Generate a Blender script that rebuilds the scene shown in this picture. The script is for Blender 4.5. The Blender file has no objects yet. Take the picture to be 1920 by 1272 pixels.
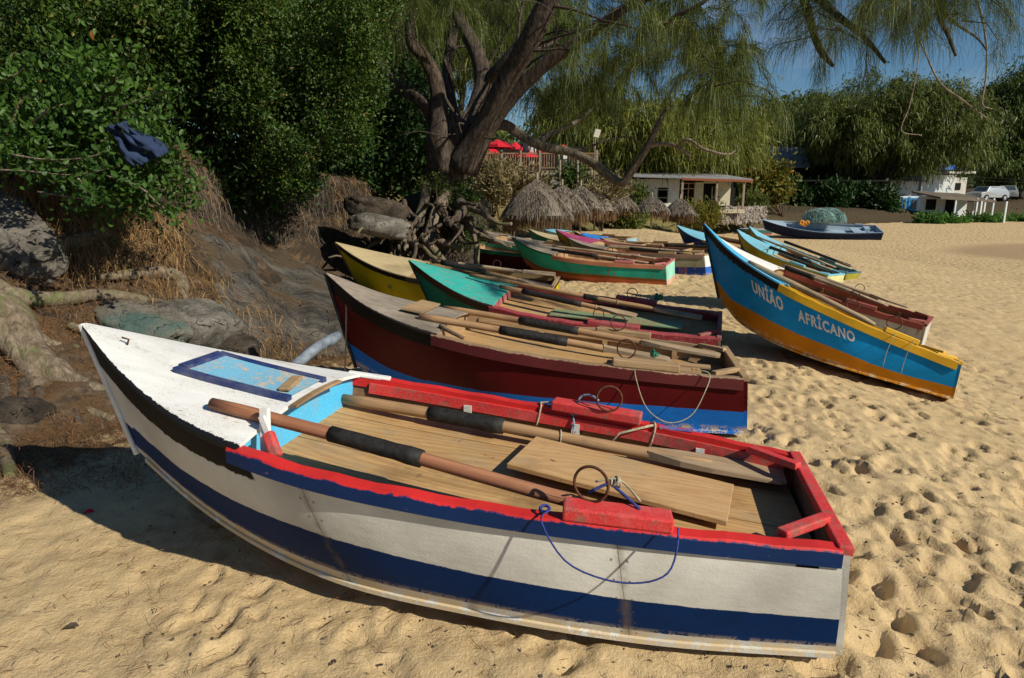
import bpy, bmesh, math, random
import numpy as np
from mathutils import Vector, Matrix, Euler, Quaternion
R = math.radians
rng = np.random.default_rng(7)
random.seed(7)
scn = bpy.context.scene
COL = scn.collection
# ------------------------------------------------------------------ camera
FPX, HOR, CH = 1230.0, 372.0, 1.6
PIT = math.atan((636 - HOR) / FPX)
cd = bpy.data.cameras.new('camera'); cam = bpy.data.objects.new('camera', cd); COL.objects.link(cam)
cd.sensor_width = 36; cd.lens = FPX / 1920 * 36; cd.clip_start = .05; cd.clip_end = 3000
cam.location = (0, 0, CH); cam.rotation_euler = (math.pi / 2 - PIT, 0, 0)
scn.camera = cam
# ------------------------------------------------------------------ light
SAZ, SEL = R(-35), R(34)
sv = Vector((math.cos(SAZ) * math.cos(SEL), math.sin(SAZ) * math.cos(SEL), math.sin(SEL)))
ld = bpy.data.lights.new('sun', 'SUN'); ld.energy = 4.9; ld.angle = R(.55); ld.color = (1, .92, .76)
sun = bpy.data.objects.new('sun', ld); COL.objects.link(sun)
sun.rotation_euler = sv.to_track_quat('Z', 'Y').to_euler()
w = bpy.data.worlds.new('World'); scn.world = w; w.use_nodes = True
nt = w.node_tree; bg = nt.nodes['Background']
sky = nt.nodes.new('ShaderNodeTexSky'); sky.sky_type = 'NISHITA'; sky.sun_disc = False
sky.sun_elevation = SEL; sky.sun_rotation = R(90) - SAZ; sky.air_density = 1.0; sky.dust_density = .2; sky.ozone_density = 3.0
tc = nt.nodes.new('ShaderNodeTexCoord'); mp = nt.nodes.new('ShaderNodeMapping'); mp.inputs['Scale'].default_value = (2, 2, 5); mp.inputs['Location'].default_value = (.3, .1, .0)
cn = nt.nodes.new('ShaderNodeTexNoise'); cn.inputs['Scale'].default_value = 1.6; cn.inputs['Detail'].default_value = 7; cn.inputs['Roughness'].default_value = .6
cr = nt.nodes.new('ShaderNodeValToRGB'); cr.color_ramp.elements[0].position = .54; cr.color_ramp.elements[1].position = .85
cr.color_ramp.elements[1].color = (.45, .45, .45, 1)
mx = nt.nodes.new('ShaderNodeMixRGB'); mx.inputs[2].default_value = (9, 9.5, 10, 1)
nt.links.new(tc.outputs['Generated'], mp.inputs[0]); nt.links.new(mp.outputs[0], cn.inputs[0])
nt.links.new(cn.outputs[0], cr.inputs[0]); nt.links.new(cr.outputs[0], mx.inputs[0]); nt.links.new(sky.outputs[0], mx.inputs[1])
hs = nt.nodes.new('ShaderNodeHueSaturation'); hs.inputs['Saturation'].default_value = 1.28; hs.inputs['Value'].default_value = 1.25; nt.links.new(mx.outputs[0], hs.inputs['Color']); nt.links.new(hs.outputs[0], bg.inputs[0]); bg.inputs[1].default_value = .05
vs = scn.view_settings; vs.view_transform = 'Standard'; vs.look = 'None'; vs.exposure = .2; vs.gamma = 1
scn.render.engine = 'CYCLES'; scn.cycles.max_bounces = 6; scn.cycles.transparent_max_bounces = 8
scn.cycles.use_denoising = True
# ------------------------------------------------------------------ materials
class N:
    def __init__(s, name):
        s.m = bpy.data.materials.new(name); s.m.use_nodes = True; s.t = s.m.node_tree
        s.p = s.t.nodes['Principled BSDF']; s.p.inputs['Specular IOR Level'].default_value = .25
        s.out = s.t.nodes['Material Output']
    def n(s, ty, **k):
        x = s.t.nodes.new('ShaderNode' + ty)
        for a, b in k.items(): setattr(x, a, b)
        return x
    def put(s, sock, v):
        if isinstance(v, bpy.types.NodeSocket): s.t.links.new(v, sock)
        elif isinstance(v, (tuple, list)) and len(v) == 3 and sock.type == 'RGBA': sock.default_value = (*v, 1)
        else: sock.default_value = v
    def co(s, kind='Object', scale=(1, 1, 1), uv=None):
        if uv: c = s.n('UVMap', uv_map=uv).outputs[0]
        else: c = s.n('TexCoord').outputs[kind]
        m = s.n('Mapping'); s.put(m.inputs[0], c); m.inputs['Scale'].default_value = scale; return m.outputs[0]
    def noise(s, co, scale=5, detail=4, rough=.55, dist=0):
        x = s.n('TexNoise'); s.put(x.inputs['Vector'], co); x.inputs['Scale'].default_value = scale
        x.inputs['Detail'].default_value = detail; x.inputs['Roughness'].default_value = rough; x.inputs['Distortion'].default_value = dist
        return x.outputs[0]
    def ramp(s, f, a, b, inv=False):
        x = s.n('MapRange'); s.put(x.inputs[0], f); x.inputs[1].default_value = a; x.inputs[2].default_value = b
        if inv: x.inputs[3].default_value = 1; x.inputs[4].default_value = 0
        return x.outputs[0]
    def mix(s, f, a, b, mode='MIX'):
        x = s.n('MixRGB', blend_type=mode); s.put(x.inputs[0], f); s.put(x.inputs[1], a); s.put(x.inputs[2], b); return x.outputs[0]
    def math(s, op, a, b=0.):
        x = s.n('Math', operation=op); s.put(x.inputs[0], a); s.put(x.inputs[1], b); return x.outputs[0]
    def sep(s, v):
        x = s.n('SeparateXYZ'); s.put(x.inputs[0], v); return x.outputs
    def fin(s, col, rough=.6, bump=None, bs=.3, bd=.01, spec=None):
        s.put(s.p.inputs['Base Color'], col); s.put(s.p.inputs['Roughness'], rough)
        if spec is not None: s.p.inputs['Specular IOR Level'].default_value = spec
        if bump is not None:
            b = s.n('Bump'); b.inputs['Strength'].default_value = bs; b.inputs['Distance'].default_value = bd
            s.put(b.inputs['Height'], bump); s.put(s.p.inputs['Normal'], b.outputs[0])
        return s.m
def sc3(c, k): return tuple(min(1, v * k) for v in c)
WOODC = (.30, .19, .095)
def paint(name, col, chip=.35, chipc=WOODC, rough=.5, grain=(1, 1, 1), edge=None):
    n = N(name); c = n.co(scale=grain)
    a = n.noise(c, 2.5, 5); b = n.noise(c, 28, 6, .7, .3); f = n.noise(c, 140, 3)
    col1 = n.mix(n.ramp(a, .35, .7), col, sc3(col, .72))
    col1 = n.mix(n.math('MULTIPLY', n.ramp(n.noise(c, 5, 6, .7), .48, .68), .35), col1, n.mix(.45, col, (.6, .55, .5)))
    col1 = n.mix(n.ramp(f, .4, .8), col1, sc3([v + .03 for v in col], 1.25))
    msk = n.ramp(n.math('ADD', b, n.math('MULTIPLY', a, .5)), 1.02 - chip * .45, 1.045 - chip * .45)
    g = n.mix(msk, col1, n.mix(f, sc3(chipc, .6), sc3(chipc, 1.3)))
    g = n.mix(n.math('MULTIPLY', n.ramp(n.noise(n.co(), 6, 6, .8), .52, .70), .45), g, n.mix(.5, g, (.35, .27, .18)))
    if edge: g = deckedge(n, g, edge)
    h = n.math('SUBTRACT', n.math('MULTIPLY', f, .5), n.math('MULTIPLY', msk, .8))
    return n.fin(g, rough, h, .35, .003)
def deckedge(n, col, edge):
    u, v, w_ = n.sep(n.n('UVMap', uv_map='paint').outputs[0]); a = n.math('ADD', n.math('ABSOLUTE', v), n.math('MULTIPLY', n.math('SUBTRACT', n.noise(n.co(), 32, 5, .8), .5), .09))
    return n.mix(n.ramp(a, .945, .95), col, edge)
def wood(name, c1, c2, dark=.5, rough=.75, sx=1.2, sy=26, seam=0, bump=.4, edge=None):
    n = N(name); c = n.co(scale=(sx, sy, sy)); c0 = n.co()
    a = n.noise(c, 1.0, 6, .65, 1.2); b = n.noise(c0, 2.2, 4); f = n.noise(n.co(scale=(6, 160, 160)), 1, 2)
    col = n.mix(n.ramp(a, .35, .68), c1, c2); col = n.mix(n.ramp(b, .5, .78), col, sc3(c1, dark))
    col = n.mix(n.ramp(f, .62, .75), col, sc3(c1, .45))
    if edge: col = deckedge(n, col, edge)
    h = n.math('ADD', a, n.math('MULTIPLY', f, .4))
    if seam:
        w_ = n.n('TexWave', wave_type='BANDS', bands_direction='Y', wave_profile='SAW'); n.put(w_.inputs[0], c0); w_.inputs['Scale'].default_value = seam
        s_ = n.ramp(w_.outputs[1], .03, .0); col = n.mix(s_, col, (.02, .012, .006)); h = n.math('SUBTRACT', h, s_)
    return n.fin(col, rough, h, bump, .004)
def plywood(name, c1, c2, seams=()):
    n = N(name); c = n.co(scale=(.8, 7, 7)); c0 = n.co()
    a = n.noise(c, 1.3, 3, .5, 1.5)
    w_ = n.n('TexWave', wave_type='RINGS', rings_direction='Z'); n.put(w_.inputs[0], n.co(scale=(.35, 3.2, 1))); w_.inputs['Scale'].default_value = 3.5
    w_.inputs['Distortion'].default_value = 7; w_.inputs['Detail'].default_value = 4; w_.inputs['Detail Scale'].default_value = 1.2
    f = n.noise(n.co(scale=(5, 130, 130)), 1, 2)
    k = n.math('ADD', n.math('MULTIPLY', w_.outputs[1], .25), n.math('MULTIPLY', a, .72))
    col = n.mix(n.ramp(k, .3, .85), c1, c2); col = n.mix(n.ramp(n.noise(c0, 3, 5), .52, .75), col, sc3(c1, .62))
    col = n.mix(n.ramp(f, .6, .75), col, sc3(c1, .5))
    col = n.mix(n.math('MULTIPLY', n.ramp(n.noise(n.co(scale=(1, 2, 2)), 2.3, 6, .7), .50, .72), .7), col, (.30, .25, .17))
    dm = n.noise(c0, 9, 5, .75); col = n.mix(n.math('MULTIPLY', n.ramp(dm, .56, .70), .45), col, (.46, .34, .19)); col = n.mix(n.ramp(dm, .36, .28), col, (.10, .06, .03)); hh = n.math('ADD', k, f)
    if seams:
        ox, oy, oz = n.sep(c0)
        for sy_ in seams: q = n.ramp(n.math('ABSOLUTE', n.math('SUBTRACT', oy, sy_)), .0015, .0035, True); col = n.mix(q, col, (.03, .018, .01)); hh = n.math('SUBTRACT', hh, q)
    return n.fin(col, .7, hh, .3, .003)
def hullmat(name, bands, edge=None, wearc=(.55, .43, .26), wear=.3, rust=0, streak=0, rough=.5, bumps=.5, seam=()):
    """bands: [(v_from, colour)...] in painted height 0 chine .5 band top 1 sheer"""
    n = N(name); uv = n.n('UVMap', uv_map='paint').outputs[0]; x, y, z = n.sep(uv); co = n.co()
    e1 = n.noise(co, 30, 4, .7); e2 = n.noise(co, 5, 3)
    v = n.math('ADD', y, n.math('MULTIPLY', n.math('SUBTRACT', e1, .5), .022)); v = n.math('ADD', v, n.math('MULTIPLY', n.math('SUBTRACT', e2, .5), .02))
    col = bands[0][1]
    for b, c in bands[1:]: col = n.mix(n.ramp(v, b - .003, b + .003), col, c)
    big = n.noise(co, 1.7, 5); col = n.mix(n.ramp(big, .42, .72), col, n.mix(.5, col, (.16, .14, .11), 'MULTIPLY'))
    fl = n.noise(co, 95, 5, .75); col = n.mix(n.ramp(fl, .68, .75), col, n.mix(.14, col, (.8, .78, .72)))
    # scraped / sanded near chine
    low = n.math('ADD', n.math('MULTIPLY', fl, .5), n.math('MULTIPLY', n.noise(co, 14, 5, .7), .6))
    wm = n.math('MULTIPLY', n.ramp(low, .60 - wear * .12, .63 - wear * .12), n.ramp(y, .04, .17, True)); col = n.mix(wm, col, wearc)
    if rust:
        s1 = n.noise(n.co(scale=(9, 9, .8)), 1.2, 4); rm = n.math('MULTIPLY', n.ramp(s1, .62 - rust * .1, .72 - rust * .1), n.ramp(n.noise(co, 20, 4), .3, .6)); col = n.mix(rm, col, (.24, .085, .02))
    if streak:
        s2 = n.noise(n.co(scale=(14, 14, .6)), 1, 4); col = n.mix(n.math('MULTIPLY', n.ramp(s2, .58, .75), streak), col, (.20, .17, .13))
    if seam:
        for sx_ in seam:
            d = n.math('ABSOLUTE', n.math('SUBTRACT', n.math('ADD', x, n.math('MULTIPLY', n.math('SUBTRACT', e2, .5), .05)), sx_)); k_ = n.math('MULTIPLY', n.ramp(d, .0, .028, True), n.ramp(n.noise(co, 18, 4), .35, .6)); col = n.mix(n.math('MULTIPLY', k_, .55), col, (.16, .12, .07))
            for o2 in (-.028, .028):
                dx_ = n.math('ABSOLUTE', n.math('SUBTRACT', x, sx_ + o2)); fy_ = n.math('ABSOLUTE', n.math('SUBTRACT', n.math('FRACT', n.math('MULTIPLY', y, 7.)), .5)); col = n.mix(n.math('MULTIPLY', n.math('MULTIPLY', n.ramp(dx_, .005, .003, False), n.ramp(fy_, .075, .055, False)), .75), col, (.09, .05, .03))
            nd = n.math('ABSOLUTE', n.math('SUBTRACT', x, sx_)); col = n.mix(n.math('MULTIPLY', n.ramp(nd, .0015, .002, True), .6), col, (.05, .04, .03))
    gs = n.noise(n.co(scale=(3, 3, 30)), 3, 5, .7); col = n.mix(n.math('MULTIPLY', n.ramp(gs, .60, .74), .30), col, n.mix(.75, col, (.62, .55, .45), 'MULTIPLY'))
    if edge:   # tarred edge under the foredeck: x (m from transom) beyond edge[0]
        ve = n.math('ADD', y, n.math('MULTIPLY', n.math('SUBTRACT', n.noise(co, 24, 5, .75), .5), .10))
        m = n.math('MULTIPLY', n.ramp(x, edge[0] - .01, edge[0]), n.ramp(ve, edge[1] - .005, edge[1] + .005))
        col = n.mix(m, col, edge[2])
    w_ = n.noise(n.co(scale=(1, 1, 3)), 9, 6, .65); h = n.math('ADD', n.math('MULTIPLY', w_, .8), n.math('MULTIPLY', fl, .35))
    return n.fin(col, rough + .08, h, bumps, .006, .09)
def gunmat(name, top, side, chip=.3, chipc=WOODC):
    """uv v: 0..1 round the section: outer face <.33, top >.33"""
    n = N(name); uv = n.n('UVMap', uv_map='paint').outputs[0]; x, y, z = n.sep(uv); co = n.co()
    b = n.noise(co, 30, 6, .7, .3); a = n.noise(co, 3, 4); v = n.math('ADD', y, n.math('MULTIPLY', n.math('SUBTRACT', b, .5), .12))
    c1 = n.mix(n.ramp(a, .35, .7), top, sc3(top, .7)); c2 = n.mix(n.ramp(a, .35, .7), side, sc3(side, .7))
    col = n.mix(n.ramp(v, .32, .335), c2, c1)
    f = n.noise(n.co(scale=(12, 90, 90)), 1, 4, .7)
    msk = n.ramp(n.math('ADD', n.math('MULTIPLY', b, .6), n.math('MULTIPLY', f, .5)), .86 - chip * .4, .875 - chip * .4)
    col = n.mix(msk, col, n.mix(f, sc3(chipc, .5), sc3(chipc, 1.3)))
    return n.fin(col, .5, n.math('SUBTRACT', n.math('MULTIPLY', f, .7), msk), .6, .004)
def plain(name, col, rough=.7, metal=0, var=.25, scale=12, bump=.2):
    n = N(name); c = n.co(); a = n.noise(c, scale, 5); n.p.inputs['Metallic'].default_value = metal
    return n.fin(n.mix(n.ramp(a, .3, .7), sc3(col, 1 - var), sc3(col, 1 + var)), rough, a, bump, .01)
def leafmat(name, c1, c2, trans=.35, c3=None, p3=.03):
    n = N(name); rnd = n.n('NewGeometry').outputs['Random Per Island']
    big = n.noise(n.co(), .9, 3); k = n.math('ADD', n.math('MULTIPLY', rnd, .6), n.math('MULTIPLY', n.ramp(big, .35, .65), .4))
    col = n.mix(k, c1, c2)
    if c3: col = n.mix(n.ramp(rnd, 1 - p3 - .001, 1 - p3), col, c3)
    n.put(n.p.inputs['Base Color'], col); n.p.inputs['Roughness'].default_value = .5; n.p.inputs['Specular IOR Level'].default_value = .3
    tr = n.n('BsdfTranslucent'); n.put(tr.inputs[0], n.mix(.5, col, (.35, .5, .03), 'MULTIPLY') if 0 else col)
    mx = n.n('MixShader'); mx.inputs[0].default_value = trans
    n.t.links.new(n.p.outputs[0], mx.inputs[1]); n.t.links.new(tr.outputs[0], mx.inputs[2]); n.t.links.new(mx.outputs[0], n.out.inputs[0]); return n.m
def bark(name, c1, c2, sc=1, moss=None):
    n = N(name); c = n.co(scale=(sc, sc, sc * .28)); a = n.noise(c, 14, 6, .7, .6); b = n.noise(n.co(), 1.3, 3)
    col = n.mix(n.ramp(a, .38, .66), c1, c2); col = n.mix(n.ramp(b, .5, .7), col, n.mix(.5, col, (.9, .75, .6), 'MULTIPLY'))
    if moss: col = n.mix(n.ramp(n.noise(n.co(), 4, 5, .7), .5, .62), col, moss)
    return n.fin(col, .9, a, .9, .04)
M = {}
# ------------------------------------------------------------------ geometry helpers
def link(o, parent=None):
    COL.objects.link(o)
    if parent is not None: o.parent = parent
    return o
def tag(o, label=None, cat=None, group=None, kind=None):
    if label: o['label'] = label
    if cat: o['category'] = cat
    if group: o['group'] = group
    if kind: o['kind'] = kind
    return o
def empty(name, loc=(0, 0, 0), rot=(0, 0, 0)):
    o = bpy.data.objects.new(name, None); o.location = loc; o.rotation_euler = rot; o.empty_display_size = .1; return link(o)
def npmesh(name, V, F, mat, parent=None, smooth=False, uv=None, attr=None):
    V = np.asarray(V, np.float32); F = np.asarray(F, np.int32); k = F.shape[1]
    me = bpy.data.meshes.new(name); me.vertices.add(len(V)); me.vertices.foreach_set('co', V.ravel())
    me.loops.add(F.size); me.loops.foreach_set('vertex_index', F.ravel())
    me.polygons.add(len(F)); me.polygons.foreach_set('loop_start', np.arange(0, F.size, k, dtype=np.int32)); me.polygons.foreach_set('loop_total', np.full(len(F), k, np.int32))
    if smooth: me.polygons.foreach_set('use_smooth', np.ones(len(F), bool))
    if uv is not None:
        l = me.uv_layers.new(name='paint'); l.data.foreach_set('uv', np.asarray(uv, np.float32)[F.ravel()].ravel())
    if attr is not None:
        for an, av in attr.items():
            a = me.attributes.new(an, 'FLOAT', 'POINT'); a.data.foreach_set('value', np.asarray(av, np.float32))
    me.update(calc_edges=True); me.materials.append(mat)
    return link(bpy.data.objects.new(name, me), parent)
class MB:
    def __init__(s): s.v = []; s.f = []; s.uv = []; s.mi = []; s.c = 0
    def add(s, V, F, uv=None, mi=0):
        o = len(s.v); s.v += [tuple(p) for p in V]; s.f += [tuple(i + o for i in f) for f in F]
        s.uv += list(uv) if uv is not None else [(0, 0)] * len(V); s.mi += [mi] * len(F); return s
    def box(s, c, size, rot=None, mi=0, bev=0):
        hx, hy, hz = [x / 2 for x in size]; P = [Vector((a * hx, b * hy, d * hz)) for a in (-1, 1) for b in (-1, 1) for d in (-1, 1)]
        if rot is not None:
            q = rot if isinstance(rot, Matrix) else Euler(rot).to_matrix(); P = [q @ p for p in P]
        P = [p + Vector(c) for p in P]
        return s.add(P, [(0, 1, 3, 2), (4, 6, 7, 5), (0, 4, 5, 1), (2, 3, 7, 6), (0, 2, 6, 4), (1, 5, 7, 3)], mi=mi)
    def beam(s, a, b, w, h, up=(0, 0, 1), mi=0):
        a, b = Vector(a), Vector(b); d = (b - a).normalized(); u = Vector(up); r = d.cross(u).normalized(); u = r.cross(d)
        P = []
        for p in (a, b):
            for x, y in ((-1, -1), (1, -1), (1, 1), (-1, 1)): P.append(p + r * x * w / 2 + u * y * h / 2)
        return s.add(P, [(3, 2, 1, 0), (4, 5, 6, 7), (0, 1, 5, 4), (1, 2, 6, 5), (2, 3, 7, 6), (3, 0, 4, 7)], mi=mi)
    def tube(s, pts, rad, n=8, mi=0, wob=0, cap=True):
        pts = [Vector(p) for p in pts]; m = len(pts)
        if not hasattr(rad, '__len__'): rad = [rad] * m
        prev = None; V = []
        for i, p in enumerate(pts):
            d = (pts[min(i + 1, m - 1)] - pts[max(i - 1, 0)])
            d = d.normalized() if d.length > 1e-9 else Vector((0, 0, 1))
            if prev is None:
                a = Vector((0, 0, 1)) if abs(d.z) < .9 else Vector((1, 0, 0)); r = d.cross(a).normalized()
            else: r = (prev - d * prev.dot(d)).normalized()
            prev = r; u = d.cross(r)
            for j in range(n):
                t = 2 * math.pi * j / n; k = rad[i] * (1 + (random.uniform(-wob, wob) if wob else 0))
                V.append(p + (r * math.cos(t) + u * math.sin(t)) * k)
        F = [(i * n + j, i * n + (j + 1) % n, (i + 1) * n + (j + 1) % n, (i + 1) * n + j) for i in range(m - 1) for j in range(n)]
        if cap: F += [tuple(range(n - 1, -1, -1)), tuple((m - 1) * n + j for j in range(n))]
        return s.add(V, F, mi=mi)
    def torus(s, c, R_, r_, ax=(0, 1, 0), n=28, k=7, mi=0):
        ax = Vector(ax).normalized(); a = ax.orthogonal().normalized(); b = ax.cross(a); V = []
        for i in range(n):
            t = 2 * math.pi * i / n; d = a * math.cos(t) + b * math.sin(t)
            for j in range(k):
                u = 2 * math.pi * j / k; V.append(Vector(c) + d * (R_ + r_ * math.cos(u)) + ax * r_ * math.sin(u))
        return s.add(V, [(i * k + j, ((i + 1) % n) * k + j, ((i + 1) % n) * k + (j + 1) % k, i * k + (j + 1) % k) for i in range(n) for j in range(k)], mi=mi)
    def build(s, name, mat, parent=None, smooth=False, bevel=0, sub=0):
        me = bpy.data.meshes.new(name); me.from_pydata([tuple(p) for p in s.v], [], s.f)
        if any(u != (0, 0) for u in s.uv):
            l = me.uv_layers.new(name='paint'); vi = np.zeros(len(me.loops), np.int32); me.loops.foreach_get('vertex_index', vi)
            l.data.foreach_set('uv', np.array(s.uv, np.float32)[vi].ravel())
        mats = mat if isinstance(mat, (list, tuple)) else [mat]
        for m_ in mats: me.materials.append(m_)
        if len(mats) > 1: me.polygons.foreach_set('material_index', s.mi)
        if smooth: me.polygons.foreach_set('use_smooth', [True] * len(me.polygons))
        me.update(); o = link(bpy.data.objects.new(name, me), parent)
        if bevel:
            b = o.modifiers.new('bevel', 'BEVEL'); b.width = bevel; b.segments = 2; b.limit_method = 'ANGLE'; b.angle_limit = R(35)
        if sub:
            b = o.modifiers.new('sub', 'SUBSURF'); b.levels = sub; b.render_levels = sub
        return o
def crv(pts, n=24):
    """smooth curve through points (Catmull-Rom)"""
    P = [np.array(p, float) for p in pts]; P = [2 * P[0] - P[1]] + P + [2 * P[-1] - P[-2]]; out = []
    seg = len(P) - 3; per = max(2, n // seg)
    for i in range(seg):
        a, b, c, d = P[i:i + 4]
        for k in range(per):
            t = k / per; out.append(.5 * ((2 * b) + (-a + c) * t + (2 * a - 5 * b + 4 * c - d) * t * t + (-a + 3 * b - 3 * c + d) * t ** 3))
    out.append(P[-2]); return [Vector(p) for p in out]
# value noise (numpy)
def _h(ix, iy, iz, s):
    n = (ix * 374761393 + iy * 668265263 + iz * 2147483647 + s * 974711) & 0x7fffffff
    n = ((n ^ (n >> 13)) * 1274126177) & 0x7fffffff
    return ((n ^ (n >> 16)) & 0xffff) / 65535.0
def vn(x, y, z=0, s=0):
    x = np.asarray(x, float); y = np.asarray(y, float); z = np.zeros_like(x) + z
    ix, iy, iz = np.floor(x).astype(np.int64), np.floor(y).astype(np.int64), np.floor(z).astype(np.int64)
    fx, fy, fz = x - ix, y - iy, z - iz; fx, fy, fz = [f * f * (3 - 2 * f) for f in (fx, fy, fz)]
    def l(a, b, t): return a + (b - a) * t
    r = [l(l(_h(ix, iy, iz + k, s), _h(ix + 1, iy, iz + k, s), fx), l(_h(ix, iy + 1, iz + k, s), _h(ix + 1, iy + 1, iz + k, s), fx), fy) for k in (0, 1)]
    return l(r[0], r[1], fz)
def fbm(x, y, z=0, s=0, o=4):
    r = 0; a = .5
    for i in range(o): r = r + a * (vn(x * 2 ** i, y * 2 ** i, np.asarray(z) * 2 ** i, s + i) - .5); a *= .5
    return r * 2
def at(px, py, Y):
    x = (px - 960) / FPX; u = (636 - py) / FPX; c, s = math.cos(PIT), math.sin(PIT); d = Vector((x, c + u * s, -s + u * c)); return Vector((0, 0, CH)) + d * (Y / d.y)
# ------------------------------------------------------------------ terrain height
TOE = np.array([(-9, -6, 4, 1.4), (-5.2, 0, 4, 1.5), (-3.75, 2.4, 3.8, 1.6), (-3.15, 4.1, 3.2, 1.75), (-2.6, 5.2, 2.6, 1.95), (-2.05, 6.5, 2.1, 2.1), (-2.3, 8.5, 1.9, 2.1), (-2.9, 10.2, 1.7, 2.1),
                (-1.9, 11.2, 1.8, 1.95), (-1.0, 12.2, 1.8, 1.9), (-1.7, 14.5, 2, 2.0), (-2.2, 17.5, 2.5, 2.1), (-1.7, 21, 4, 2.5), (-.5, 26, 6, 2.9), (2.5, 31, 6, 3.0), (5.5, 36, 5, 2.5), (8.5, 40.5, 3, 1.3),
                (12, 43.5, 1.6, .95), (20, 48, 3, .6), (40, 58, 4, .8), (90, 85, 8, 2.5), (300, 180, 20, 6)], float)
def bankd(x, y):
    x = np.asarray(x, float); y = np.asarray(y, float); best = np.full(x.shape, 1e9); sg = np.zeros(x.shape); W = np.zeros(x.shape); Hh = np.zeros(x.shape)
    for a, b in zip(TOE[:-1], TOE[1:]):
        d = b[:2] - a[:2]; L2 = d @ d; t = np.clip(((x - a[0]) * d[0] + (y - a[1]) * d[1]) / L2, 0, 1)
        qx, qy = x - a[0] - t * d[0], y - a[1] - t * d[1]; q = np.hypot(qx, qy); m = q < best - 1e-9
        best = np.where(m, q, best); cr_ = d[0] * (y - a[1]) - d[1] * (x - a[0]); sg = np.where(m, np.sign(cr_), sg)
        W = np.where(m, a[2] + (b[2] - a[2]) * t, W); Hh = np.where(m, a[3] + (b[3] - a[3]) * t, Hh)
    return best * sg, W, Hh
def H0(x, y):
    x = np.asarray(x, float); y = np.asarray(y, float)
    c = 2.3 + .25 * (np.clip(y, -10, 24) - 5); u = x - c
    z = np.where(u < 0, 0, np.where(u < 2.3, -.165 * u, -.38 - .09 * (u - 2.3))); z = np.where((u > -.4) & (u < .4), -.165 * (u + .4) ** 2 / 1.6, z)
    lim = -1.1 + .75 * np.clip((y - 36) / 16, 0, 1); z = np.maximum(z, lim)
    # far beach rises softly to the back
    o, W, Hh = bankd(x, y)
    wall = np.clip((y - 5) / 1.5, 0, 1) * np.clip((16 - y) / 3, 0, 1)
    q = np.clip(o / W, 0, 1); soft = q * q * (3 - 2 * q)
    hard = np.interp(q, [0, .12, .62, .78, .86, 1], [0, .06, .52, .66, .93, 1])
    p = soft * (1 - wall) + hard * wall
    top = np.clip((o - W) * .07, 0, 1.6)
    zb = p * Hh + np.where(o > W, top, 0)
    base = np.where(o > 0, z * (1 - np.clip(o / 2, 0, 1)), z)
    return base + np.where(o > 0, zb, 0)
def gz(x, y): return float(H0(np.array([x]), np.array([y]))[0])
def onground(px, py, y0=1.5, y1=120):
    d = at(px, py, 1.0) - Vector((0, 0, CH)); ys = np.geomspace(y0, y1, 900); h = H0(d.x * ys, ys); zz = CH + d.z * ys
    i = int(np.argmax(zz <= h)); i = i if zz[i] <= h[i] else -1
    return Vector((d.x * ys[i], ys[i], float(h[i])))
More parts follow.
